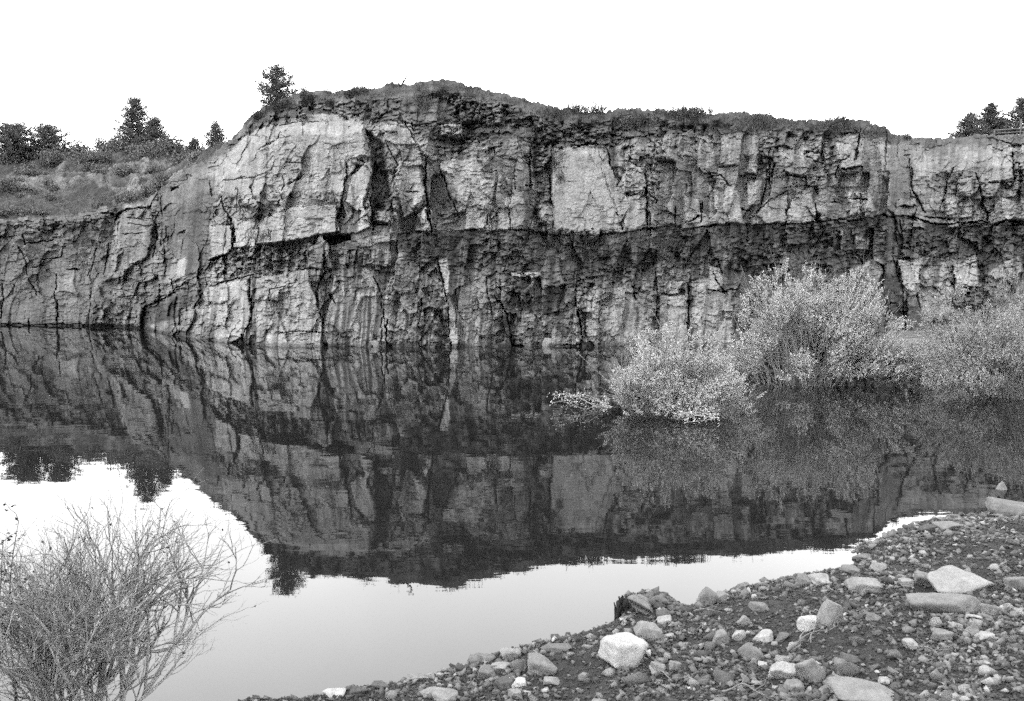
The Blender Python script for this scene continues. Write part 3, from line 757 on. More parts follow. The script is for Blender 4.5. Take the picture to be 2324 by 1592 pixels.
# picture box (centre x, centre y, width, height), depth ratio, tone, roll, seed, label
BIG = [
 (q6(1965,605,295,235), .8, .50, -.1, 3, 'biggest white angular boulder on the gravel near the bottom middle', 'boulder'),
 (q6(2135,450,205,145), .8, .34, .5, 4, 'pale rounded boulder half sunk just behind the biggest white boulder', 'boulder'),
 (q6(1525,572,185,60), .7, .20, 0, 5, 'flat dark slab lying at the water edge left of the white boulder', 'rock'),
 (q6(1430,690,200,130), .9, .25, .3, 6, 'broad dull grey rock bedded in grit left of the white boulder', 'rock'),
 (q6(1185,800,115,95), .8, .15, .2, 7, 'dark blunt stone beside the small white stone at the bottom edge', 'stone'),
 (q6(1045,640,150,70), .8, .24, 0, 8, 'low grey rock standing in the water margin at the left point of the bank', 'rock'),
 (q6(1210,610,140,110), .8, .36, .3, 9, 'pale wedge rock tilted against its neighbour at the water margin', 'rock'),
 (q6(1280,800,95,65), .8, .52, .1, 10, 'small bright white stone next to the dark blunt stone', 'stone'),
 (q6(1250,875,95,80), .8, .28, -.6, 11, 'tilted grey flake stone below the small bright white stone', 'stone'),
 (q6(735,885,240,100), .8, .30, .3, 12, 'long pale rock cut by the bottom edge of the picture', 'rock'),
 (q6(620,765,150,50), .8, .26, 0, 13, 'flat oval stone at the tip of the gravel by the water', 'stone'),
 (q6(60,875,140,55), .8, .50, 0, 14, 'bright stone alone in the water margin at the far left end of the bank', 'stone'),
 (q6(1490,797,110,60), .8, .30, 0, 15, 'flat grey stone lying below the broad dull rock', 'stone'),
 (q6(1700,760,66,66), .9, .30, 0, 16, 'small rounded stone in grit left below the white boulder', 'stone'),
 (q6(365,822,110,60), .8, .15, .2, 17, 'dark stone at the waterline near the left end of the bank', 'stone'),
 (q6(215,850,110,60), .8, .12, 0, 18, 'darkest low stone at the left end of the bank', 'stone'),
 (q6(1060,735,120,100), .8, .22, .2, 19, 'grey rounded stone below the low rock at the left point', 'stone'),
 (q6(1150,690,130,60), .8, .33, -.2, 20, 'pale flat stone under the wedge rock', 'stone'),
 (q6(2185,712,95,95), .8, .30, .4, 21, 'upright grey stone touching the right side of the white boulder', 'stone'),
 (q6(2230,390,90,55), .8, .38, -.2, 22, 'pale oblong stone at the foot of the broken slab', 'stone'),
 (q7(1722,668,130,110), .9, .28, .1, 23, 'squarish upright block left of the widest pale boulder', 'block'),
 (q7(1965,668,345,170), .8, .34, .05, 24, 'widest pale boulder with a humped top at the right', 'boulder'),
 (q7(1860,825,400,140), .42, .26, .1, 25, 'flat angular slab with a dark gap below in front of the widest boulder', 'slab'),
 (q7(1340,705,185,105), .8, .32, .2, 26, 'pale flat faced rock midway between the shoreline and the square block', 'rock'),
 (q7(1142,870,165,190), .8, .29, .25, 27, 'tall leaning grey boulder right of the white square stone', 'boulder'),
 (q7(985,932,115,120), .9, .52, .1, 28, 'white squarish stone with a twig across it', 'stone'),
 (q7(715,1022,108,80), .9, .46, 0, 29, 'bright small block alone on dark grit', 'block'),
 (q7(640,1118,185,115), .8, .25, 0, 30, 'grey pyramid shaped rock below the bright small block', 'rock'),
 (q7(850,1228,185,135), .8, .42, .1, 31, 'large pale rock with a flat top at the bottom of the bank', 'boulder'),
 (q7(1010,1245,150,160), .6, .30, -.6, 32, 'leaning wedge slab resting against the large flat topped rock', 'slab'),
 (q7(448,1030,105,110), .8, .28, .3, 33, 'rounded grey stone left of the bright small block', 'stone'),
 (q7(560,1010,80,80), .8, .40, .6, 34, 'pale notched stone between the rounded stone and the bright block', 'stone'),
 (q7(365,768,110,130), .8, .24, .4, 35, 'dark faced rock forming the corner of the bank at the inlet', 'rock'),
 (q7(440,772,90,90), .8, .30, .2, 36, 'grey stone leaning on the corner rock of the inlet', 'stone'),
 (q7(585,705,80,60), .8, .26, 0, 37, 'grey stone on the waterline right of the inlet corner', 'stone'),
 (q7(955,672,95,85), .8, .22, .2, 38, 'dark angular rock on the waterline beside a paler one', 'rock'),
 (q7(1070,672,135,75), .8, .38, 0, 39, 'pale rock on the waterline beside the dark angular one', 'rock'),
 (q7(1255,612,100,60), .8, .24, .2, 40, 'low grey stone where the bright water narrows', 'stone'),
 (q7(1335,528,120,50), .8, .22, 0, 41, 'flat dark stone jutting into the bright water at the narrows', 'stone'),
 (q7(1435,585,95,50), .8, .30, 0, 42, 'pale oval stone just inland of the narrows', 'stone'),
 (q7(1740,352,135,65), .9, .12, 0, 43, 'dark mossy hump at the shoreline far right', 'rock'),
 (q7(1880,332,160,55), .9, .24, 0, 44, 'long low grey rock beside the dark mossy hump', 'rock'),
 (q7(2285,215,250,105), .8, .25, .05, 45, 'large pale boulder at the water edge by the right border', 'boulder'),
 (q7(2195,70,100,100), .6, .28, 0, 46, 'pointed rock rising alone out of the water at the right', 'rock'),
 (q7(2320,66,110,22), .8, .34, 0, 47, 'thin flat rock just breaking the water at the right border', 'rock'),
 (q7(1640,1072,115,62), .7, .44, .45, 48, 'bright elongated stone slanting down to the right', 'stone'),
 (q7(2100,1022,115,42), .8, .42, .15, 49, 'bright flat stone low at the right', 'stone'),
 (q7(2022,902,85,40), .8, .42, .1, 50, 'small bright flat stone under the right end of the angular slab', 'stone'),
 (q7(1820,1020,115,75), .8, .26, .2, 51, 'rounded grey stone right of the bright elongated stone', 'stone'),
 (q7(2022,982,95,100), .8, .28, -.2, 52, 'pale pointed stone above the bright flat stone', 'stone'),
 (q7(1260,1152,135,70), .8, .15, .1, 53, 'dark flat rock in the middle of the gravel', 'rock'),
 (q7(1275,1318,125,70), .8, .24, 0, 54, 'dull rock sunk in gravel near the bottom edge', 'rock'),
 (q7(1380,1400,400,90), .8, .30, 0, 55, 'wide pale rock sheet along the bottom edge', 'rock'),
 (q7(905,1335,115,80), .8, .26, .3, 56, 'grey stone directly below the large flat topped rock', 'stone'),
 (q7(1110,1350,95,75), .8, .28, 0, 57, 'rounded stone at the foot of the leaning wedge slab', 'stone'),
 (q7(50,1228,95,75), .8, .36, 0, 58, 'pale square stone in the fine gravel below the sunk boulder', 'stone'),
 (q7(160,1212,75,75), .8, .28, .4, 59, 'grey cobble right of the pale square stone', 'stone'),
 (q7(2120,862,95,95), .8, .28, 0, 60, 'grey rounded stone off the right end of the angular slab', 'stone'),
 (q7(1905,962,82,50), .8, .34, .4, 61, 'pale tilted stone below the middle of the angular slab', 'stone'),
 (q7(1400,897,95,60), .8, .26, 0, 62, 'grey stone between the tall leaning boulder and the slab', 'stone'),
 (q7(690,842,115,60), .8, .24, .1, 63, 'dull grey mound stone inland of the inlet', 'stone'),
 (q7(590,922,85,80), .8, .32, -.5, 64, 'steep sided grey stone behind the pale notched stone', 'stone'),
 (q7(705,1190,52,36), .8, .50, 0, 65, 'tiny white stone beside the pyramid shaped rock', 'stone'),
 (q7(1850,745,70,36), .9, .40, 0, 66, 'small pale stone lying on top of the angular slab', 'stone'),
 (q7(1465,1300,70,50), .8, .40, 0, 67, 'small pale stone near the bottom right centre', 'stone'),
 (q7(2290,700,110,90), .8, .28, 0, 68, 'grey boulder at the right border beside the widest boulder', 'boulder'),
 (q7(1600,690,90,50), .8, .36, .2, 69, 'pale thin stone left of the square block', 'stone'),
 (q7(830,1025,80,60), .8, .20, 0, 70, 'dark cobble right of the bright small block', 'stone'),
]
placed = []
for (bx, dr, tn, roll, seed, lab, nm) in BIG:
    cx, cy, w, h = bx
    p = on_shore(cx, cy + h * .42)
    dist = math.sqrt(p[0] ** 2 + p[1] ** 2 + (CH - p[2]) ** 2)
    sd_ = (CH - p[2]) / dist; wm = w / FP * dist; hm = max(.6 * h, h - .5 * w * dr * sd_) / FP * dist
    base = max(shore_z(p[0], p[1] + wm * .25), -.05)
    fx = p[0]; fy = p[1] + wm * dr * .35
    sink = .22
    loc = (fx, fy, float(max(shore_z(fx, fy), -.08)) + hm * (.5 - sink))
    stone(nm, loc, (wm * 1.04, wm * dr, hm * (1 + sink * .8)), (0, roll * .5, (seed % 5 - 2) * .12), (tn ** 1.25) * 1.12, seed + 1000, lab, planes={24: 14, 12: 10, 45: 14, 4: 10, 55: 9}.get(seed, 3 + seed % 4), taper={1046: .85, 1030: .7, 1052: .7, 1037: .3, 1027: .4}.get(seed + 1000, 0))
    placed.append((fx, fy, wm * .5))

# mid stones: individuals, one shape library, copied
protos = []
for k in range(14):
    P, Fc = shard(500 + k, 12 + k % 5)
    me_o = mesh_obj('shore_stone', P, Fc, M['stone'], attrs={'tone': np.full(len(P), (.11, .15, .20, .26, .34, .17, .13)[k % 7])})
    protos.append(me_o)
r = np.random.default_rng(11)
cnt = 0; used = set(); tries = 0
while cnt < 215 and tries < 5000:
    tries += 1
    px = r.uniform(760, 2330); py = r.uniform(1160, 1600)
    p = on_shore(px, py)
    if p[2] < .03: continue
    s = float(np.clip(r.lognormal(-2.62, .40), .04, .19))
    if any((p[0] - a) ** 2 + (p[1] - b) ** 2 < (c * .85 + s * .4) ** 2 for a, b, c in placed): continue
    placed.append((p[0], p[1], s * .5))
    k = cnt % 14
    if k not in used: o = protos[k]; used.add(k)
    else:
        o = protos[k].copy(); COL.objects.link(o)
    o.scale = (s, s * r.uniform(.6, .9), s * r.uniform(.4, .75))
    o.rotation_euler = (r.uniform(-.3, .3), r.uniform(-.3, .3), r.uniform(0, 6.28))
    o.location = (p[0], p[1], p[2] + o.scale[2] * .2)
    tag(o, 'loose broken grey cobble lying in the gravel of the bank', 'cobble', 'cobbles strewn over the gravel bank')
    cnt += 1

# gravel: uncountable, one object
def gravel():
    r = np.random.default_rng(5)
    lib = [shard(800 + k, 9) for k in range(10)] + [shard(860 + k, 8) for k in range(10)]
    Vs, Fs, Ts, n0 = [], [], [], 0
    n = 330000
    Y = 4.7 + 9.6 * r.uniform(0, 1, n) ** 1.15; X = r.uniform(-.36, 1.05, n) * Y
    Z = shore_z(X, Y)
    dens = vn(X / .5, Y / .5, 7)
    s = r.lognormal(-4.1, .58, n) * (.75 + .5 * dens); s = np.clip(s, .009, .10)
    s = np.where(Y > 8.5, s * 1.25, s)
    keep = (Z > -.02) & (r.uniform(0, 1, n) < .12 + 1.3 * vn(X / .28, Y / .28, 8) * (.4 + dens))
    X, Y, Z, s = X[keep], Y[keep], Z[keep], s[keep]
    n = len(X)
    which = np.where(s / Y > .0034, r.integers(0, 10, n), r.integers(10, 20, n))
    for k in range(20):
        P, Fc = lib[k]; idx = np.where(which == k)[0]; m = len(idx)
        th = r.uniform(0, 6.28, m); c, s_ = np.cos(th), np.sin(th)
        sc_ = np.stack([s[idx], s[idx] * r.uniform(.5, .9, m), s[idx] * r.uniform(.3, .75, m)], 1) * 1.1
        Q = P[None] * sc_[:, None]
        ta = r.uniform(-.5, .5, m)[:, None]
        qx, qy, qz = Q[..., 0], Q[..., 1], Q[..., 2]
        qx, qz = qx * np.cos(ta) - qz * np.sin(ta), qx * np.sin(ta) + qz * np.cos(ta)
        ux = qx * c[:, None] - qy * s_[:, None]; uy = qx * s_[:, None] + qy * c[:, None]
        V = np.stack([ux + X[idx, None], uy + Y[idx, None], qz + (Z[idx] + sc_[:, 2] * .25)[:, None]], -1)
        tt = .72 * (.05 + .17 * ss(.012, .06, s[idx])) * np.exp(r.normal(0, .35, m)); Ts.append(np.repeat(tt, len(P)))
        Vs.append(V.reshape(-1, 3)); Fs.append((Fc[None] + (np.arange(m) * len(P))[:, None, None] + n0).reshape(-1, 3)); n0 += m * len(P)
    o = mesh_obj('gravel', np.concatenate(Vs), np.concatenate(Fs), M['gravel'], attrs={'tone': np.clip(np.concatenate(Ts), .02, .5)})
    tag(o, 'mixed grey gravel and chips covering the near bank', 'gravel', kind='stuff')
gravel()

# ------------------------------------------------------------------ slab, stump and twigs at the shoreline
def bent(p0, p1, n, wob, r, sag=0):
    p0 = np.array(p0, float); p1 = np.array(p1, float)
    u = np.linspace(0, 1, n)[:, None]
    P = p0 + (p1 - p0) * u
    L_ = np.linalg.norm(p1 - p0)
    k = r.normal(size=(3, 3)) * wob * L_
    for i in range(3): P = P + np.sin(u * math.pi * (i + 1)) * k[i] / (i + 1)
    P[:, 2] += sag * np.sin(u[:, 0] * math.pi)
    return P

def slab_obj():
    a = at_z(1428, 1358, .22); b = at_z(1492, 1392, .10)
    d = b - a; Ld = np.linalg.norm(d)
    P, Fc = rock_shape(77, 5, 3, .03, .03)
    P = P * np.array([Ld * 1.2, .16, .12])
    # grooves along its length
    P[:, 1] -= .012 * np.sin(P[:, 2] * 90) * (P[:, 1] < 0)
    e = math.atan2(d[1], d[0]); el = -math.asin(d[2] / Ld)
    cz, sz = math.cos(e), math.sin(e); cy, sy = math.cos(el), math.sin(el)
    P = P @ (np.array([[cz, -sz, 0], [sz, cz, 0], [0, 0, 1]]) @ np.array([[cy, 0, sy], [0, 1, 0], [-sy, 0, cy]])).T
    o = mesh_obj('broken_slab', P, Fc, M['stone'], attrs={'tone': np.full(len(P), .21)})
    c = (a + b) / 2; o.location = c
    tag(o, 'long grooved slab tilted over the water edge beside the black stump', 'slab')
    # heap of grit piled behind it
    r = np.random.default_rng(3)
    g = c + np.array([.20, .14, -.05])
    Vs, Fs, n0 = [], [], 0
    P0, F0 = rock_shape(78, 4, 6, .12)
    Pm = P0 * np.array([.42, .30, .22]); Vs.append(Pm); Fs.append(F0); n0 = len(Pm)
    lib = [shard(900 + k, 12) for k in range(6)]
    for k in range(260):
        v = P0[r.integers(len(P0))] * np.array([.42, .30, .22]); s = r.uniform(.015, .055)
        Q, Fc2 = lib[k % 6]; Vs.append(Q * s * np.array([1, .8, .7]) + v); Fs.append(Fc2 + n0); n0 += len(Q)
    Vh = np.concatenate(Vs); o = mesh_obj('grit_heap', Vh, np.concatenate(Fs), M['gravel'], attrs={'tone': np.full(len(Vh), .09)}); o.location = g
    o.rotation_euler = (0, .35, -.5)
    tag(o, 'dark heap of pebbly grit piled on the back of the grooved slab', 'grit heap')
    # black stump
    root = empty('black_stump', at_z(1412, 1400, 0.0))
    tag(root, 'black rotten stump standing in the water left of the grooved slab', 'stump')
    lines = []
    for k in range(9):
        a0 = r.uniform(0, 6.28); rr = r.uniform(.0, .05)
        lines.append((bent((math.cos(a0) * rr, math.sin(a0) * rr, -.1), (math.cos(a0) * rr * 1.4 + r.normal() * .012, math.sin(a0) * rr * 1.4, r.uniform(.12, .19)), 6, .05, r), np.linspace(.02, .006, 6), 6))
    V, Fq = tubes(lines); mesh_obj('stump_wood', V, Fq, M['blackwood'], root)
    P, Fc = rock_shape(80, 4, 3, .2); P = P * np.array([.12, .10, .24])
    o = mesh_obj('stump_core', P, Fc, M['blackwood'], root); o.location = (0, .01, .05)
    P, Fc = rock_shape(79, 4, 7, .1); P = P * np.array([.24, .16, .16])
    o = mesh_obj('root_lump', P, Fc, M['blackwood'], root); o.location = (.13, .02, .03)
slab_obj()

def twig(px0, py0, px1, py1, rad, label, seed, lift=.03):
    r = np.random.default_rng(seed)
    a = on_shore(px0, py0); b = on_shore(px1, py1); a[2] += lift; b[2] += lift * 1.3
    P = bent(a, b, 12, .05, r, .03)
    P[:, 2] = np.maximum(P[:, 2], shore_z(P[:, 0], P[:, 1]) + lift)
    o_ = P[0].copy(); lines = [(P - o_, np.linspace(rad, rad * .45, 12), 6)]
    for k in (4, 7, 9):
        e = P[k] + (P[-1] - P[0]) * r.uniform(.15, .35) + np.array([r.normal() * .08, r.normal() * .05, .05])
        lines.append((bent(P[k], e, 6, .06, r) - o_, np.linspace(rad * .5, rad * .25, 6), 5))
    V, Fq = tubes(lines); o = mesh_obj('twig', V, Fq, M['wood']); o.location = o_
    tag(o, label, 'twig')
twig(1851, 1400, 1834, 1468, .006, 'thin curved twig dropping from the white squarish stone', 1)
twig(1840, 1470, 1900, 1420, .004, 'fine dry twig slanting up from the grit in mid bank', 2)
twig(1786, 1486, 1822, 1466, .016, 'short thick pale stick lying in front of the twigs', 3)
twig(1640, 1580, 1735, 1592, .008, 'pale root snaking over gravel at the bottom edge', 4)
twig(1575, 1395, 1640, 1402, .006, 'pale twig lying just inland of the inlet corner', 5)
twig(1495, 1535, 1525, 1560, .006, 'short pale twig in the gravel below the white boulder', 6)
twig(2060, 1476, 2130, 1500, .006, 'dry stick between the slab and the right bottom corner', 7)

# ------------------------------------------------------------------ bank and rocks under the right cliff
def bank():
    xs = np.linspace(10.5, 32, 420); ys = np.linspace(27, 41.5, 260)
    X, Y = np.meshgrid(xs, ys)
    px, py = proj(X, Y, 0 * X)
    edge = 33.5 + 2.2 * np.exp(-((X - 11.5) / 2.0) ** 2) - .25 * (X - 14) + .6 * fbm(X / 2, Y * 0, 401, 3)
    s = Y - edge; s = np.minimum(s, (X - 12.6 + .5 * fbm(Y / 1.5, X * 0, 402, 3)) * 1.2)
    Z = np.where(s > 0, .10 * ss(0, .5, s) + .08 * s, .3 * s) + .08 * fbm(X / .8, Y / .8, 403, 4) * ss(0, .5, s)
    tone = .16 + .08 * fbm(X / .6, Y / .6, 404, 4)
    o = mesh_obj('bank', np.stack([X, Y, Z], -1).reshape(-1, 3), grid_faces(len(ys), len(xs)), M['hill'], attrs={'tone': np.clip(tone, .05, .4)})
    tag(o, 'low grassy bank between the willows and the foot of the cliff', 'bank', kind='structure')
bank()
def far_rock(px, py, w, h, tone, seed, label, Y=None, dr=.7):
    p = at_z(px, py, 0) if Y is None else at(px, py, Y)
    d = p[1]; wm = w / FP * d; hm = h / FP * d
    stone('fallen_rock', (p[0], p[1] + wm * .2, p[2] + hm * .3), (wm, wm * dr, hm * 1.5), (0, .1, .2), tone, seed, label, planes=8, cat='rock')
far_rock(963, 786, 44, 20, .36, 2001, 'pale fallen rock at the foot of the cliff below the tall dark crack')
far_rock(1243, 786, 24, 18, .34, 2002, 'left of two rounded pale rocks at the cliff foot')
far_rock(1264, 786, 20, 18, .32, 2003, 'right of two rounded pale rocks at the cliff foot')
far_rock(1500, 786, 40, 10, .2, 2004, 'low dark rock at the cliff foot behind the small willow')
far_rock(850, 787, 30, 16, .34, 2005, 'jagged pale rock at the cliff foot right of the big buttress')
far_rock(2108, 776, 70, 15, .30, 2006, 'flat slab with a dark hollow under it on the bank by the right cliff', Y=37.3)
far_rock(2062, 784, 30, 10, .30, 2007, 'small pale stone on the low bank left of the flat slab', Y=36.5)

# ------------------------------------------------------------------ willows standing in the water
def willow(px, pyb, wpx, hpx, seed, label, leafm, nst=60, nsh=1300, lean=0.0, basefrac=.33, depthf=.75, leafs=.058, low=0.0, dome=1.0, skirt=.06):
    r = np.random.default_rng(seed)
    b = at_z(px, pyb, 0); d = b[1]
    W = wpx / FP * d; H = hpx / FP * d
    root = empty('willow_bush', (b[0], b[1], 0)); tag(root, label, 'bush', 'willow bushes growing out of the water')
    Wx, Wy = W / 2, W / 2 * depthf
    st, tw, C, Dv = [], [], [], []
    def surf(n, inner=.0):
        th = r.uniform(0, 2 * math.pi, n); ph = np.arccos(1 - r.uniform(0, 1, n) ** .9 * (1 - low * 0))
        rad = r.uniform(inner, 1, n) ** .45
        lump = 1 + .16 * np.sin(th * 3 + seed) + .12 * np.sin(ph * 7 + th * 5 + seed * 2)
        x = np.sin(ph) * np.cos(th) * Wx * rad * lump + lean * np.cos(ph) * H; y = np.sin(ph) * np.sin(th) * Wy * rad * lump
        z = .06 * H + np.cos(ph) ** dome * H * .9 * rad * lump
        return np.stack([x, y, z], 1)
    tips = surf(nst, .55)
    for e in tips:
        s = np.array([e[0] * basefrac * r.uniform(.5, 1.3), e[1] * basefrac * r.uniform(.5, 1.3), -.12])
        n = 9; u = np.linspace(0, 1, n)[:, None]
        ctrl = s + (e - s) * np.array([.45, .45, .55]) + r.normal(size=3) * .05 * H
        P = (1 - u) ** 2 * s + 2 * u * (1 - u) * ctrl + u ** 2 * e + np.cumsum(r.normal(size=(n, 3)), 0) * .006 * H
        rb = r.uniform(.008, .02)
        st.append((P, np.linspace(rb, .004, n), 5))
        for k in range(4):
            i = r.integers(3, n); q_ = P[i]; dirn = (e - s); dirn /= np.linalg.norm(dirn)
            e2 = q_ + (dirn + r.normal(size=3) * .6 + [0, 0, .2]) * r.uniform(.15, .32) * H
            st.append((bent(q_, e2, 4, .04, r), np.linspace(.006, .003, 4), 4))
    cen = surf(int(nsh * 2.1), .12)
    cl_ = vn(cen[:, 0] / (.11 * W) + 9, cen[:, 2] / (.11 * W) + cen[:, 1] / (.2 * W), seed) + .2 * vn(cen[:, 0] / (.05 * W), cen[:, 2] / (.05 * W), seed + 1)
    cen = cen[(cl_ > np.quantile(cl_, .40)) & (cen[:, 2] > skirt * H * r.uniform(.6, 1.5, len(cen)))]
    # leafless lower ring: thin the lowest leaves near the base
    for c in cen:
        o_ = np.array([c[0] / Wx, c[1] / Wy, .9 + .5 * c[2] / H]); o_ += r.normal(size=3) * .35
        o_ /= np.linalg.norm(o_)
        L_ = r.uniform(.10, .26) * (.6 + H / 5)
        n = 3
        P = np.stack([c, c + o_ * L_ * .5, c + o_ * L_ + [0, 0, .03]])
        tw.append((P, np.array([.004, .003, .0015]), 3))
        m = r.integers(15, 26)
        u = r.uniform(0, 1.05, m)[:, None]
        pos = c + o_ * L_ * u + r.normal(size=(m, 3)) * .012
        dd = o_[None] * .8 + r.normal(size=(m, 3)) * .75
        C.append(pos); Dv.append(dd)
    C = np.concatenate(C); Dv = np.concatenate(Dv)
    ok = C[:, 2] > .03; C, Dv = C[ok], Dv[ok]
    L_ = r.uniform(.7, 1.25, len(C)) * leafs
    V, Fq = tubes(st + tw); mesh_obj('stems', V, Fq, M['wbark'], root)
    V, Fq = leaves(C, Dv, L_, L_ * .5, r); mesh_obj('foliage', V, Fq, leafm, root)
willow(1527, 942, 305, 178, 21, 'small pale willow bush in open water nearest the camera', M['leaf'], 75, 1900, -.02, .40, leafs=.040, skirt=.03)
willow(1832, 872, 372, 236, 22, 'biggest bright willow bush with a domed crown in mid water', M['leaf'], 110, 4300, 0, .62, leafs=.048, dome=.75, skirt=.07)
willow(2052, 878, 105, 95, 23, 'low sparse willow between the biggest bush and the right hand ones', M['leaf2'], 26, 260, 0, .5, leafs=.058)
willow(2290, 902, 330, 190, 24, 'grey willow thicket leaning left at the right border', M['leaf2'], 90, 2300, 0, .35, leafs=.044)
willow(2260, 818, 300, 175, 25, 'rear willow thicket against the cliff at the right border', M['leaf2'], 70, 2400, 0, .5, leafs=.06)
willow(2130, 845, 130, 75, 26, 'short dull willow below the flat slab on the bank', M['leaf2'], 24, 330, 0, .5, leafs=.054)
willow(1480, 800, 130, 62, 27, 'faint low willow against the cliff foot behind the small pale bush', M['leaf2'], 20, 260, 0, .5, leafs=.07)

def sprig(px0, py0, px1, py1, n, seed, label, leafm, Lf=.05):
    r = np.random.default_rng(seed)
    a = at_z(px0, py0, 0); b = at_z(px1, py1, 0)
    root = empty('trailing_branch', a); tag(root, label, 'branch')
    lines, C, Dv = [], [], []
    for k in range(n):
        e = b - a + r.normal(size=3) * [.22, .5, 0]; e[2] = r.uniform(.05, .3)
        P = bent((0, 0, -.05), e, 8, .05, r, .06); lines.append((P, np.linspace(.008, .003, 8), 4))
        for j in range(45):
            i = r.integers(2, 8); C.append(P[i] + r.normal(size=3) * [.07, .07, .05]); Dv.append(r.normal(size=3) + [0, 0, .5])
    C = np.array(C); Dv = np.array(Dv); ok = C[:, 2] > .01; C, Dv = C[ok], Dv[ok]; L_ = r.uniform(.7, 1.2, len(C)) * Lf
    V, Fq = tubes(lines); mesh_obj('stems', V, Fq, M['bark'], root)
    V, Fq = leaves(C, Dv, L_, L_ * .5, r); mesh_obj('foliage', V, Fq, leafm, root)
sprig(1400, 925, 1275, 922, 6, 31, 'leafy branch trailing left over the water from the small willow', M['leaf'])
sprig(1520, 950, 1600, 965, 7, 32, 'leafy branch drooping to the water in front of the small willow', M['leaf'])
sprig(1610, 938, 1685, 895, 6, 33, 'leafy branch reaching right from the small willow toward the big one', M['leaf'])

# ------------------------------------------------------------------ bare bush in the near left corner
def bare_bush():
    r = np.random.default_rng(52)
    base = at_z(185, 1645, 0)
    root = empty('bare_bush', (base[0], base[1], 0)); tag(root, 'leafless tangled bush standing in the water at the lower left corner', 'bush')
    stems, twigs, dark = [], [], []
    H = 1.42
    def grow(p, d, L_, rad, lvl):
        n = 7 if lvl < 2 else 5
        P = [p]; dd = d.copy()
        for i in range(n - 1):
            dd = dd + r.normal(size=3) * (.13 if lvl < 2 else .2) + np.array([0, 0, .03])
            dd /= np.linalg.norm(dd); P.append(P[-1] + dd * L_ / (n - 1))
        P = np.array(P)
        (stems if lvl < 2 else twigs).append((P, np.linspace(rad, rad * .55, n), 6 if lvl < 2 else 3))
        if lvl >= 4: return
        m = {0: 5, 1: 4, 2: 3, 3: 3}[lvl]
        for k in range(m):
            i = r.integers(max(1, n // 3), n); t_ = P[i] - P[i - 1]; t_ /= np.linalg.norm(t_)
            nd = t_ + r.normal(size=3) * np.array([.36, .40, .30]); nd /= np.linalg.norm(nd)
            if nd[2] < -.1: nd[2] *= -.4
            grow(P[i], nd, L_ * r.uniform(.5, .78), rad * .52, lvl + 1)
    for k in range(27):
        a = r.uniform(0, 6.28); rr = r.uniform(0, .36)
        tilt = r.uniform(.03, .46)
        d = np.array([math.cos(a) * tilt * .9 - .03, math.sin(a) * tilt * .7, 1.0]); d /= np.linalg.norm(d)
        grow(np.array([math.cos(a) * rr, math.sin(a) * rr * .7, -.15]), d, r.uniform(.60, .84), r.uniform(.011, .024), 0)
    V, Fq = tubes(stems); mesh_obj('stems', V, Fq, M['bark'], root)
    V, Fq = tubes(twigs); mesh_obj('twigs', V, Fq, M['twig'], root)
    # a few dead leaves left on the twigs
    C = np.array([t[0][-1] for t in twigs if r.uniform() < .03]); Dv = r.normal(size=C.shape)
    L_ = r.uniform(.015, .03, len(C)); V, Fq = leaves(C, Dv, L_, L_ * .6, r); mesh_obj('dead_leaves', V, Fq, M['darkleaf'], root)
M['twig'] = mat_rock('grey_twig', .3, 6, .001)
bare_bush()

def sapling(px, pyb, pyt, Y, seed, label):
    r = np.random.default_rng(seed)
    b = at(px, pyb, Y); t_ = at(px + 12, pyt, Y); b[2] = -.1
    root = empty('leafy_sapling', (b[0], b[1], 0)); tag(root, label, 'sapling')
    off = np.array([b[0], b[1], 0])
    P = bent(b, t_, 14, .025, r) - off
    lines = [(P, np.linspace(.008, .002, 14), 5)]; C, Dv = [], []
    def lf(p, n, sp):
        for _ in range(n): C.append(p + r.normal(size=3) * sp); Dv.append(np.array([r.choice([-1, 1]) * 1.0, r.normal() * .5, .3]) + r.normal(size=3) * .3)
    for i in range(5, 14):
        lf(P[i], 3, .01)
        if i % 2:
            e = P[i] + np.array([r.choice([-1, 1]) * r.uniform(.06, .16), r.normal() * .06, r.uniform(.05, .14)])
            B = bent(P[i], e, 5, .05, r); lines.append((B, np.linspace(.003, .0015, 5), 4))
            for q_ in B[2:]: lf(q_, 3, .01)
    V, Fq = tubes(lines); mesh_obj('stem', V, Fq, M['darkbark'], root)
    C = np.array(C); Dv = np.array(Dv); L_ = r.uniform(.02, .038, len(C))
    V, Fq = leaves(C, Dv, L_, L_ * .5, r); mesh_obj('foliage', V, Fq, M['darkleaf'], root)
sapling(30, 1640, 1185, 6.0, 51, 'thin dark leaved sapling left of the bare bush')
sapling(-6, 1640, 1235, 5.9, 52, 'dark leaved sapling cut by the left border of the picture')

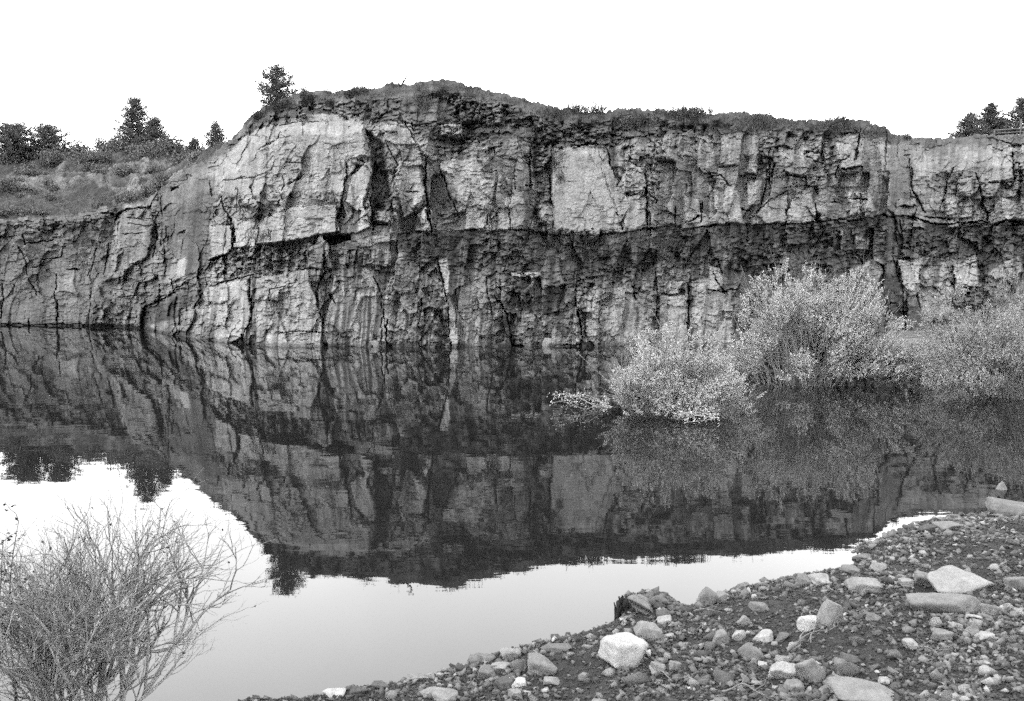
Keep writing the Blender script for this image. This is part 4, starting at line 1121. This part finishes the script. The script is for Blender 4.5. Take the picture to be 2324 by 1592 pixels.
# ------------------------------------------------------------------ pines
def pine(px, pyb, pyt, wpx, Y, seed, label, dense=1.0, rnd=False, base=None):
    r = np.random.default_rng(seed)
    b = at(px, pyb, Y) if base is None else base
    Y = b[1]
    H = (pyb - pyt) / FP * Y * (.97 if rnd else 1.02); R = wpx / FP * Y / 2 * (1.35 if rnd else 1.15)
    root = empty('pine_tree', b); tag(root, label, 'pine tree')
    tr = bent((0, 0, -.5), (r.normal() * .04 * H, 0, H * .97), 10, .008, r)
    lines = [(tr, np.linspace(.035 * H * .6 + .02, .008, 10), 7)]
    trunk = lines; br = []; C, Dv = [], []
    nw = int(13 + H * 2)
    for w in range(nw):
        u = .03 + .93 * w / nw
        if rnd: prof = (1 - max(0, u - .22) ** 1.6 * 1.35) * (.75 + .25 * min(1, u / .2)) * .95
        else: prof = (1 - u) ** .8 * 1.15 + .05
        z = u * H
        for k in range(6):
            a = k / 6 * 6.28 + r.uniform(-.5, .5) + w
            L_ = R * prof * r.uniform(.65, 1.2)
            e = np.array([math.cos(a) * L_, math.sin(a) * L_, z + L_ * (-.12 + .5 * u + r.uniform(-.12, .25))])
            s = np.array([tr[0][0] * 0, 0, z])
            B = bent(s, e, 6, .03, r, -.08 * L_)
            br.append((B, np.linspace(.012 + .01 * L_, .005, 6), 4))
            nt = max(4, int(L_ * 17 * dense))
            for j in range(nt):
                i = r.uniform(.12, 1) * 5; i0 = min(int(i), 4); q_ = B[i0] + (B[i0 + 1] - B[i0]) * (i - i0)
                side = r.normal(size=3) * [.13, .13, .07] * (.5 + R * .4)
                tip = q_ + side + np.array([0, 0, r.uniform(.0, .10)])
                if j % 2 == 0: br.append((np.stack([q_, tip]), np.array([.006, .004]), 3))
                m = 12; u2 = r.uniform(0, 1, m)[:, None]
                C.append(q_ + (tip + [0, 0, .10] - q_) * u2); Dv.append(r.normal(size=(m, 3)) * .8 + [math.cos(a) * .4, math.sin(a) * .4, .7])
    # leader shoots
    for k in range(5):
        q_ = np.array([r.normal() * .05 * R, r.normal() * .05, H * r.uniform(.88, 1.0)])
        m = 14; C.append(q_ + np.array([0, 0, .2]) * r.uniform(0, 1, m)[:, None]); Dv.append(r.normal(size=(m, 3)) * .5 + [0, 0, 1])
    C = np.concatenate(C); Dv = np.concatenate(Dv); L_ = r.uniform(.08, .16, len(C)) * (Y / 75) ** .5
    V, Fq = tubes(trunk); mesh_obj('trunk', V, Fq, M['darkbark'], root)
    V, Fq = tubes(br); mesh_obj('branches', V, Fq, M['darkbark'], root)
    V, Fq = leaves(C, Dv, L_, L_ * .22, r); mesh_obj('crown', V, Fq, M['needle'], root)
pine(28, 352, 283, 100, 72, 61, 'broad round crowned pine at the left border of the ridge', 1.3, True)
pine(112, 358, 286, 92, 73, 62, 'bushy pine right of the round crowned one on the ridge', 1.2, True)
pine(310, 352, 226, 92, 74, 63, 'tallest pointed pine on the left ridge', 1.5)
pine(352, 352, 272, 70, 73.5, 64, 'lower pine leaning on the right of the tallest one', 1.3)
pine(492, 372, 283, 60, 66, 65, 'narrow small pine left of the cliff shoulder', 1.3)
pine(442, 362, 319, 40, 70, 66, 'tiny young pine between the tallest pine and the shoulder', 1.0)
pine(630, 244, 152, 82, 41.6, 67, 'lone spreading pine on the shoulder of the high cliff', 1.0, True)
pine(2200, 318, 262, 70, 88, 68, 'low left pine of the group beyond the right cliff', 1.2)
pine(2247, 318, 238, 66, 90, 69, 'middle pine of the group beyond the right cliff', 1.5)
pine(2318, 318, 226, 86, 88, 70, 'right pine with a bare lower trunk beyond the right cliff', 1.4)
pine(2275, 318, 272, 44, 92, 71, 'short pine filling the gap in the right hand group', 1.1)

def shrub(px, pyb, w, h, P0, seed, label, mat, group=None, ls=.09):
    r = np.random.default_rng(seed)
    Y = P0[1]; R = w / FP * Y / 2; H = h / FP * Y
    root = empty('shrub', P0 - np.array([0, 0, .1])); tag(root, label, 'shrub', group)
    lines, C, Dv = [], [], []
    for k in range(int(34 + R * 16)):
        th = r.uniform(0, 6.28); ph = np.arccos(1 - r.uniform(0, .95)); rad = r.uniform(.5, 1.08)
        e = np.array([math.sin(ph) * math.cos(th) * R, math.sin(ph) * math.sin(th) * R, math.cos(ph) * H]) * rad + [0, 0, .1]
        P = bent((r.normal() * .1, r.normal() * .1, -.2), e, 5, .05, r); lines.append((P, np.linspace(.02, .006, 5), 4))
        m = int(26 + R * 10); u = r.uniform(.3, 1.08, m)[:, None]
        C.append(P[0] + (P[-1] - P[0]) * u + r.normal(size=(m, 3)) * .09 * (.6 + R)); Dv.append(r.normal(size=(m, 3)) + [0, 0, .8])
    C = np.concatenate(C); Dv = np.concatenate(Dv); L_ = r.uniform(.6, 1.3, len(C)) * ls
    V, Fq = tubes(lines); mesh_obj('stems', V, Fq, M['darkbark'], root)
    V, Fq = leaves(C, Dv, L_, L_ * .6, r); mesh_obj('foliage', V, Fq, mat, root)
SHR = [(240, 345, 54, 38, 'rounded pale shrub on the ridge left of the tallest pine', 'scrub_pale'), (275, 350, 60, 40, 'grey shrub at the left foot of the tallest pine', 'scrub'),
       (385, 350, 56, 44, 'rounded shrub right of the tallest pine', 'scrub'), (405, 352, 60, 26, 'feathery pale shrub on the ridge before the shoulder', 'scrub_pale'),
       (178, 352, 50, 26, 'low spiky shrub between the bushy pine and the pale shrub', 'scrub'), (145, 356, 40, 20, 'small dark shrub right of the bushy pine', 'scrub'),
       (335, 362, 90, 30, 'dark spreading scrub below the tallest pine', 'scrub'), (60, 362, 90, 30, 'dark scrub below the gap between the two left pines', 'scrub'),
       (10, 372, 70, 30, 'dark scrub patch on the slope at the left border', 'scrub'), (130, 372, 80, 26, 'dark scrub below the bushy pine', 'scrub'),
       (215, 366, 80, 26, 'dull scrub below the low spiky shrub', 'scrub'), (460, 366, 50, 20, 'low scrub beside the cliff shoulder', 'scrub'),
       (505, 350, 30, 20, 'small scrub behind the narrow pine', 'scrub'), (420, 372, 60, 22, 'dull scrub under the feathery shrub', 'scrub'),
       (70, 398, 60, 14, 'dark bush low on the left slope', 'scrub'), (20, 428, 40, 14, 'dark bush on the slope at the left border, lower down', 'scrub'),
       (345, 442, 60, 14, 'dark low bush above the stepped buttress', 'scrub'), (280, 395, 50, 12, 'dark tuft bush among the pale rubble', 'scrub')]
for i, (px, py, w, h, lab, mt) in enumerate(SHR):
    shrub(px, py, w * 1.2, h * 1.2, on_hill(px, py), 300 + i, lab, M[mt], ls=.15)
rr_ = np.random.default_rng(88)
for i in range(26):
    x_ = rr_.uniform(-20, 400); y_ = rr_.uniform(378, 462) if i < 16 else TOP(x_) - rr_.uniform(2, 14)
    shrub(x_, y_, rr_.uniform(22, 46), rr_.uniform(7, 14), on_hill(x_, min(y_, TOP(x_) - 4)), 500 + i, 'low dark scrub growing out of the rubble on the left hand slope', M['scrub'], 'low scrub scattered over the left slope', ls=.11)
# the leaning snag and shrubs on the cliff top
def crest(px): return on_cliff(px, TOP(px) + 3)
for i, (px, w, h, lab, mt, dy) in enumerate([
    (690, 16, 10, 'tiny pale shrub right of the lone pine', 'scrub_pale', 0), (822, 26, 10, 'faint pale shrub on the crest near the middle hump', 'scrub_pale', 0),
    (1425, 30, 12, 'dark clump of scrub just under the crest in the middle right', 'scrub', 26), (1480, 20, 10, 'dark tuft under the crest above the bright slab', 'scrub', 22),
    (700, 34, 10, 'dark heathery clump below the crest right of the lone pine', 'darkleaf', 14), (800, 34, 10, 'dark clump bulging from the crest', 'darkleaf', 12),
    (640, 70, 20, 'dark scrub under the lone pine', 'darkleaf', 12), (590, 40, 12, 'dark scrub on the shoulder left below the lone pine', 'darkleaf', 8),
    (2060, 16, 8, 'little tuft on the crest right of the step', 'scrub_pale', 0), (1540, 20, 8, 'pale tuft on the crest above the pillars', 'scrub_pale', 0)]):
    shrub(px, 0, w, h, on_cliff(px, TOP(px) + 4 + dy), 400 + i, lab, M[mt], ls=.06)
def snag():
    b = on_cliff(908, TOP(908) + 1); r = np.random.default_rng(9)
    root = empty('leaning_snag', b); tag(root, 'small dead snag leaning right on the highest part of the crest', 'dead tree')
    P = bent((0, 0, -.1), (.36, 0, .42), 7, .02, r)
    V, Fq = tubes([(P, np.linspace(.05, .012, 7), 6)]); mesh_obj('trunk', V, Fq, M['blackwood'], root)
    ls = [(bent(P[i], P[i] + np.array([r.uniform(-.16, -.02), r.normal() * .05, r.uniform(-.02, .06)]), 4, .05, r), np.linspace(.022, .01, 4), 4) for i in (1, 2, 3, 3, 4, 5)]
    V, Fq = tubes(ls); mesh_obj('branches', V, Fq, M['darkbark'], root)
snag()

# fence beyond the right cliff
def fence():
    root = empty('rail_fence', at(2316, 308, 62)); tag(root, 'pale post and rail fence under the right hand pines', 'fence')
    def post(x, h):
        V, Fq = tubes([(np.array([[x, 0, -1.0], [x, 0, h]]), np.array([.05, .045]), 8)]); mesh_obj('post', V, Fq, M['wood'], root)
    post(0, 1.0); post(2.2, 1.0); post(-1.6, .35)
    for z in (.22, .42):
        V, Fq = tubes([(np.array([[-1.6, -.05, z - .1], [0, -.05, z], [2.2, -.05, z + .05]]), np.array([.03, .03, .03]), 6)]); mesh_obj('rail', V, Fq, M['wood'], root)
fence()

# ------------------------------------------------------------------ grass on the crest, slope and ledges (uncountable)
def grass():
    r = np.random.default_rng(77)
    P = []
    # crest and soil cap
    w = (csoil > .5); idx = np.argwhere(w); idx = idx[r.integers(0, len(idx), 1300)]
    den = vn(cpx[idx[:, 0], idx[:, 1]] / 25, cpy[idx[:, 0], idx[:, 1]] / 12, 9) > .45
    idx = idx[den]
    P.append((np.stack([cX[idx[:, 0], idx[:, 1]], cY[idx[:, 0], idx[:, 1]], cZ[idx[:, 0], idx[:, 1]]], 1), .15, 6))
    for (gx, gy, gw, gh, n) in [(918, 515, 32, 22, 160), (960, 235, 22, 20, 90), (1560, 262, 70, 10, 240), (1330, 252, 60, 10, 120), (590, 545, 30, 10, 40),
                                (1730, 290, 60, 20, 160), (1900, 290, 60, 16, 160), (570, 480, 40, 12, 60), (1500, 560, 60, 30, 120), (1300, 560, 120, 30, 160),
                                (1250, 262, 40, 12, 80), (1430, 280, 40, 14, 140), (740, 705, 14, 40, 50), (1260, 380, 20, 50, 50)]:
        pts = np.array([on_cliff(r.normal(gx, gw * .5), r.normal(gy, gh * .5)) for _ in range(min(n, 60))])
        pts = pts[r.integers(0, len(pts), n)] + r.normal(size=(n, 3)) * [.08, .05, .08]
        P.append((pts, .26, 7))
    a = r.integers(0, 420, 9000); b = r.integers(0, 900, 9000)
    den = vn(hpx[a, b] / 30, hpy[a, b] / 9, 19) > .5; a, b = a[den], b[den]
    P.append((np.stack([hX[a, b], hY[a, b], hZ[a, b]], 1), .26, 4))
    C, Dv, Ls = [], [], []
    for pts, h, k in P:
        for _ in range(k):
            C.append(pts + r.normal(size=pts.shape) * .05); Dv.append(r.normal(size=pts.shape) * [.45, .45, .2] + [0, -.15, 1]); Ls.append(r.uniform(.4, 1.2, len(pts)) * h)
    C = np.concatenate(C); Dv = np.concatenate(Dv); Ls = np.concatenate(Ls)
    V, Fq = leaves(C, Dv, Ls, np.full(len(Ls), .022), r)
    o = mesh_obj('grass', V, Fq, M['grass']); tag(o, 'dry grass on the cliff crest, ledges and left slope', 'grass', kind='stuff')
grass()

# ------------------------------------------------------------------ light, sky, camera
wd = bpy.data.worlds.new('World'); sc.world = wd; wd.use_nodes = True
nt = wd.node_tree; N = nt.nodes; L = nt.links; N.clear()
SUN_EL, SUN_AZ = math.radians(47), math.radians(236)      # azimuth clockwise from +Y: behind the camera, to the left
sky = N.new('ShaderNodeTexSky'); sky.sky_type = 'NISHITA'; sky.sun_disc = False
sky.sun_elevation = SUN_EL; sky.sun_rotation = SUN_AZ; sky.air_density = 1.5; sky.dust_density = 4
bw = N.new('ShaderNodeRGBToBW'); L.new(sky.outputs[0], bw.inputs[0])
ov = N.new('ShaderNodeMath'); ov.operation = 'MULTIPLY_ADD'; ov.inputs[1].default_value = .35; ov.inputs[2].default_value = 13.6
L.new(bw.outputs[0], ov.inputs[0])
tc = N.new('ShaderNodeTexCoord')
cl = ramp_noise(N, L, tc.outputs['Generated'], 2.2, .85, 1.1, 4, .5)
v = mul(N, L, ov.outputs[0], cl)
cmb = N.new('ShaderNodeCombineColor')
for k in range(3): L.new(v, cmb.inputs[k])
bg = N.new('ShaderNodeBackground'); bg.inputs[1].default_value = .10; L.new(cmb.outputs[0], bg.inputs[0])
wo = N.new('ShaderNodeOutputWorld'); L.new(bg.outputs[0], wo.inputs[0])

sl = bpy.data.lights.new('sun', 'SUN'); sl.energy = 1.1; sl.angle = math.radians(10); sl.color = (1, 1, 1)
so = bpy.data.objects.new('sun', sl); COL.objects.link(so)
sd = Vector((math.sin(SUN_AZ) * math.cos(SUN_EL), math.cos(SUN_AZ) * math.cos(SUN_EL), math.sin(SUN_EL)))
so.rotation_euler = (-sd).to_track_quat('-Z', 'Y').to_euler(); so.location = (-20, -30, 40)

cam = bpy.data.cameras.new('camera'); co = bpy.data.objects.new('camera', cam); COL.objects.link(co)
cam.sensor_width = 36; cam.sensor_fit = 'HORIZONTAL'; cam.lens = FP / W0 * 36
co.location = (0, 0, CH); co.rotation_euler = (math.pi / 2 - TH, 0, 0)
cam.clip_end = 3000; cam.clip_start = .05
cam.dof.use_dof = True; cam.dof.focus_distance = 26; cam.dof.aperture_fstop = 8
sc.camera = co
sc.view_settings.view_transform = 'Standard'; sc.view_settings.look = 'None'; sc.view_settings.exposure = 1.75; sc.view_settings.gamma = 1
sc.render.film_transparent = False
sc.cycles.use_denoising = False
sc.cycles.use_adaptive_sampling = True; sc.cycles.adaptive_threshold = .12; sc.cycles.adaptive_min_samples = 20
sc.cycles.max_bounces = 5; sc.cycles.diffuse_bounces = 3
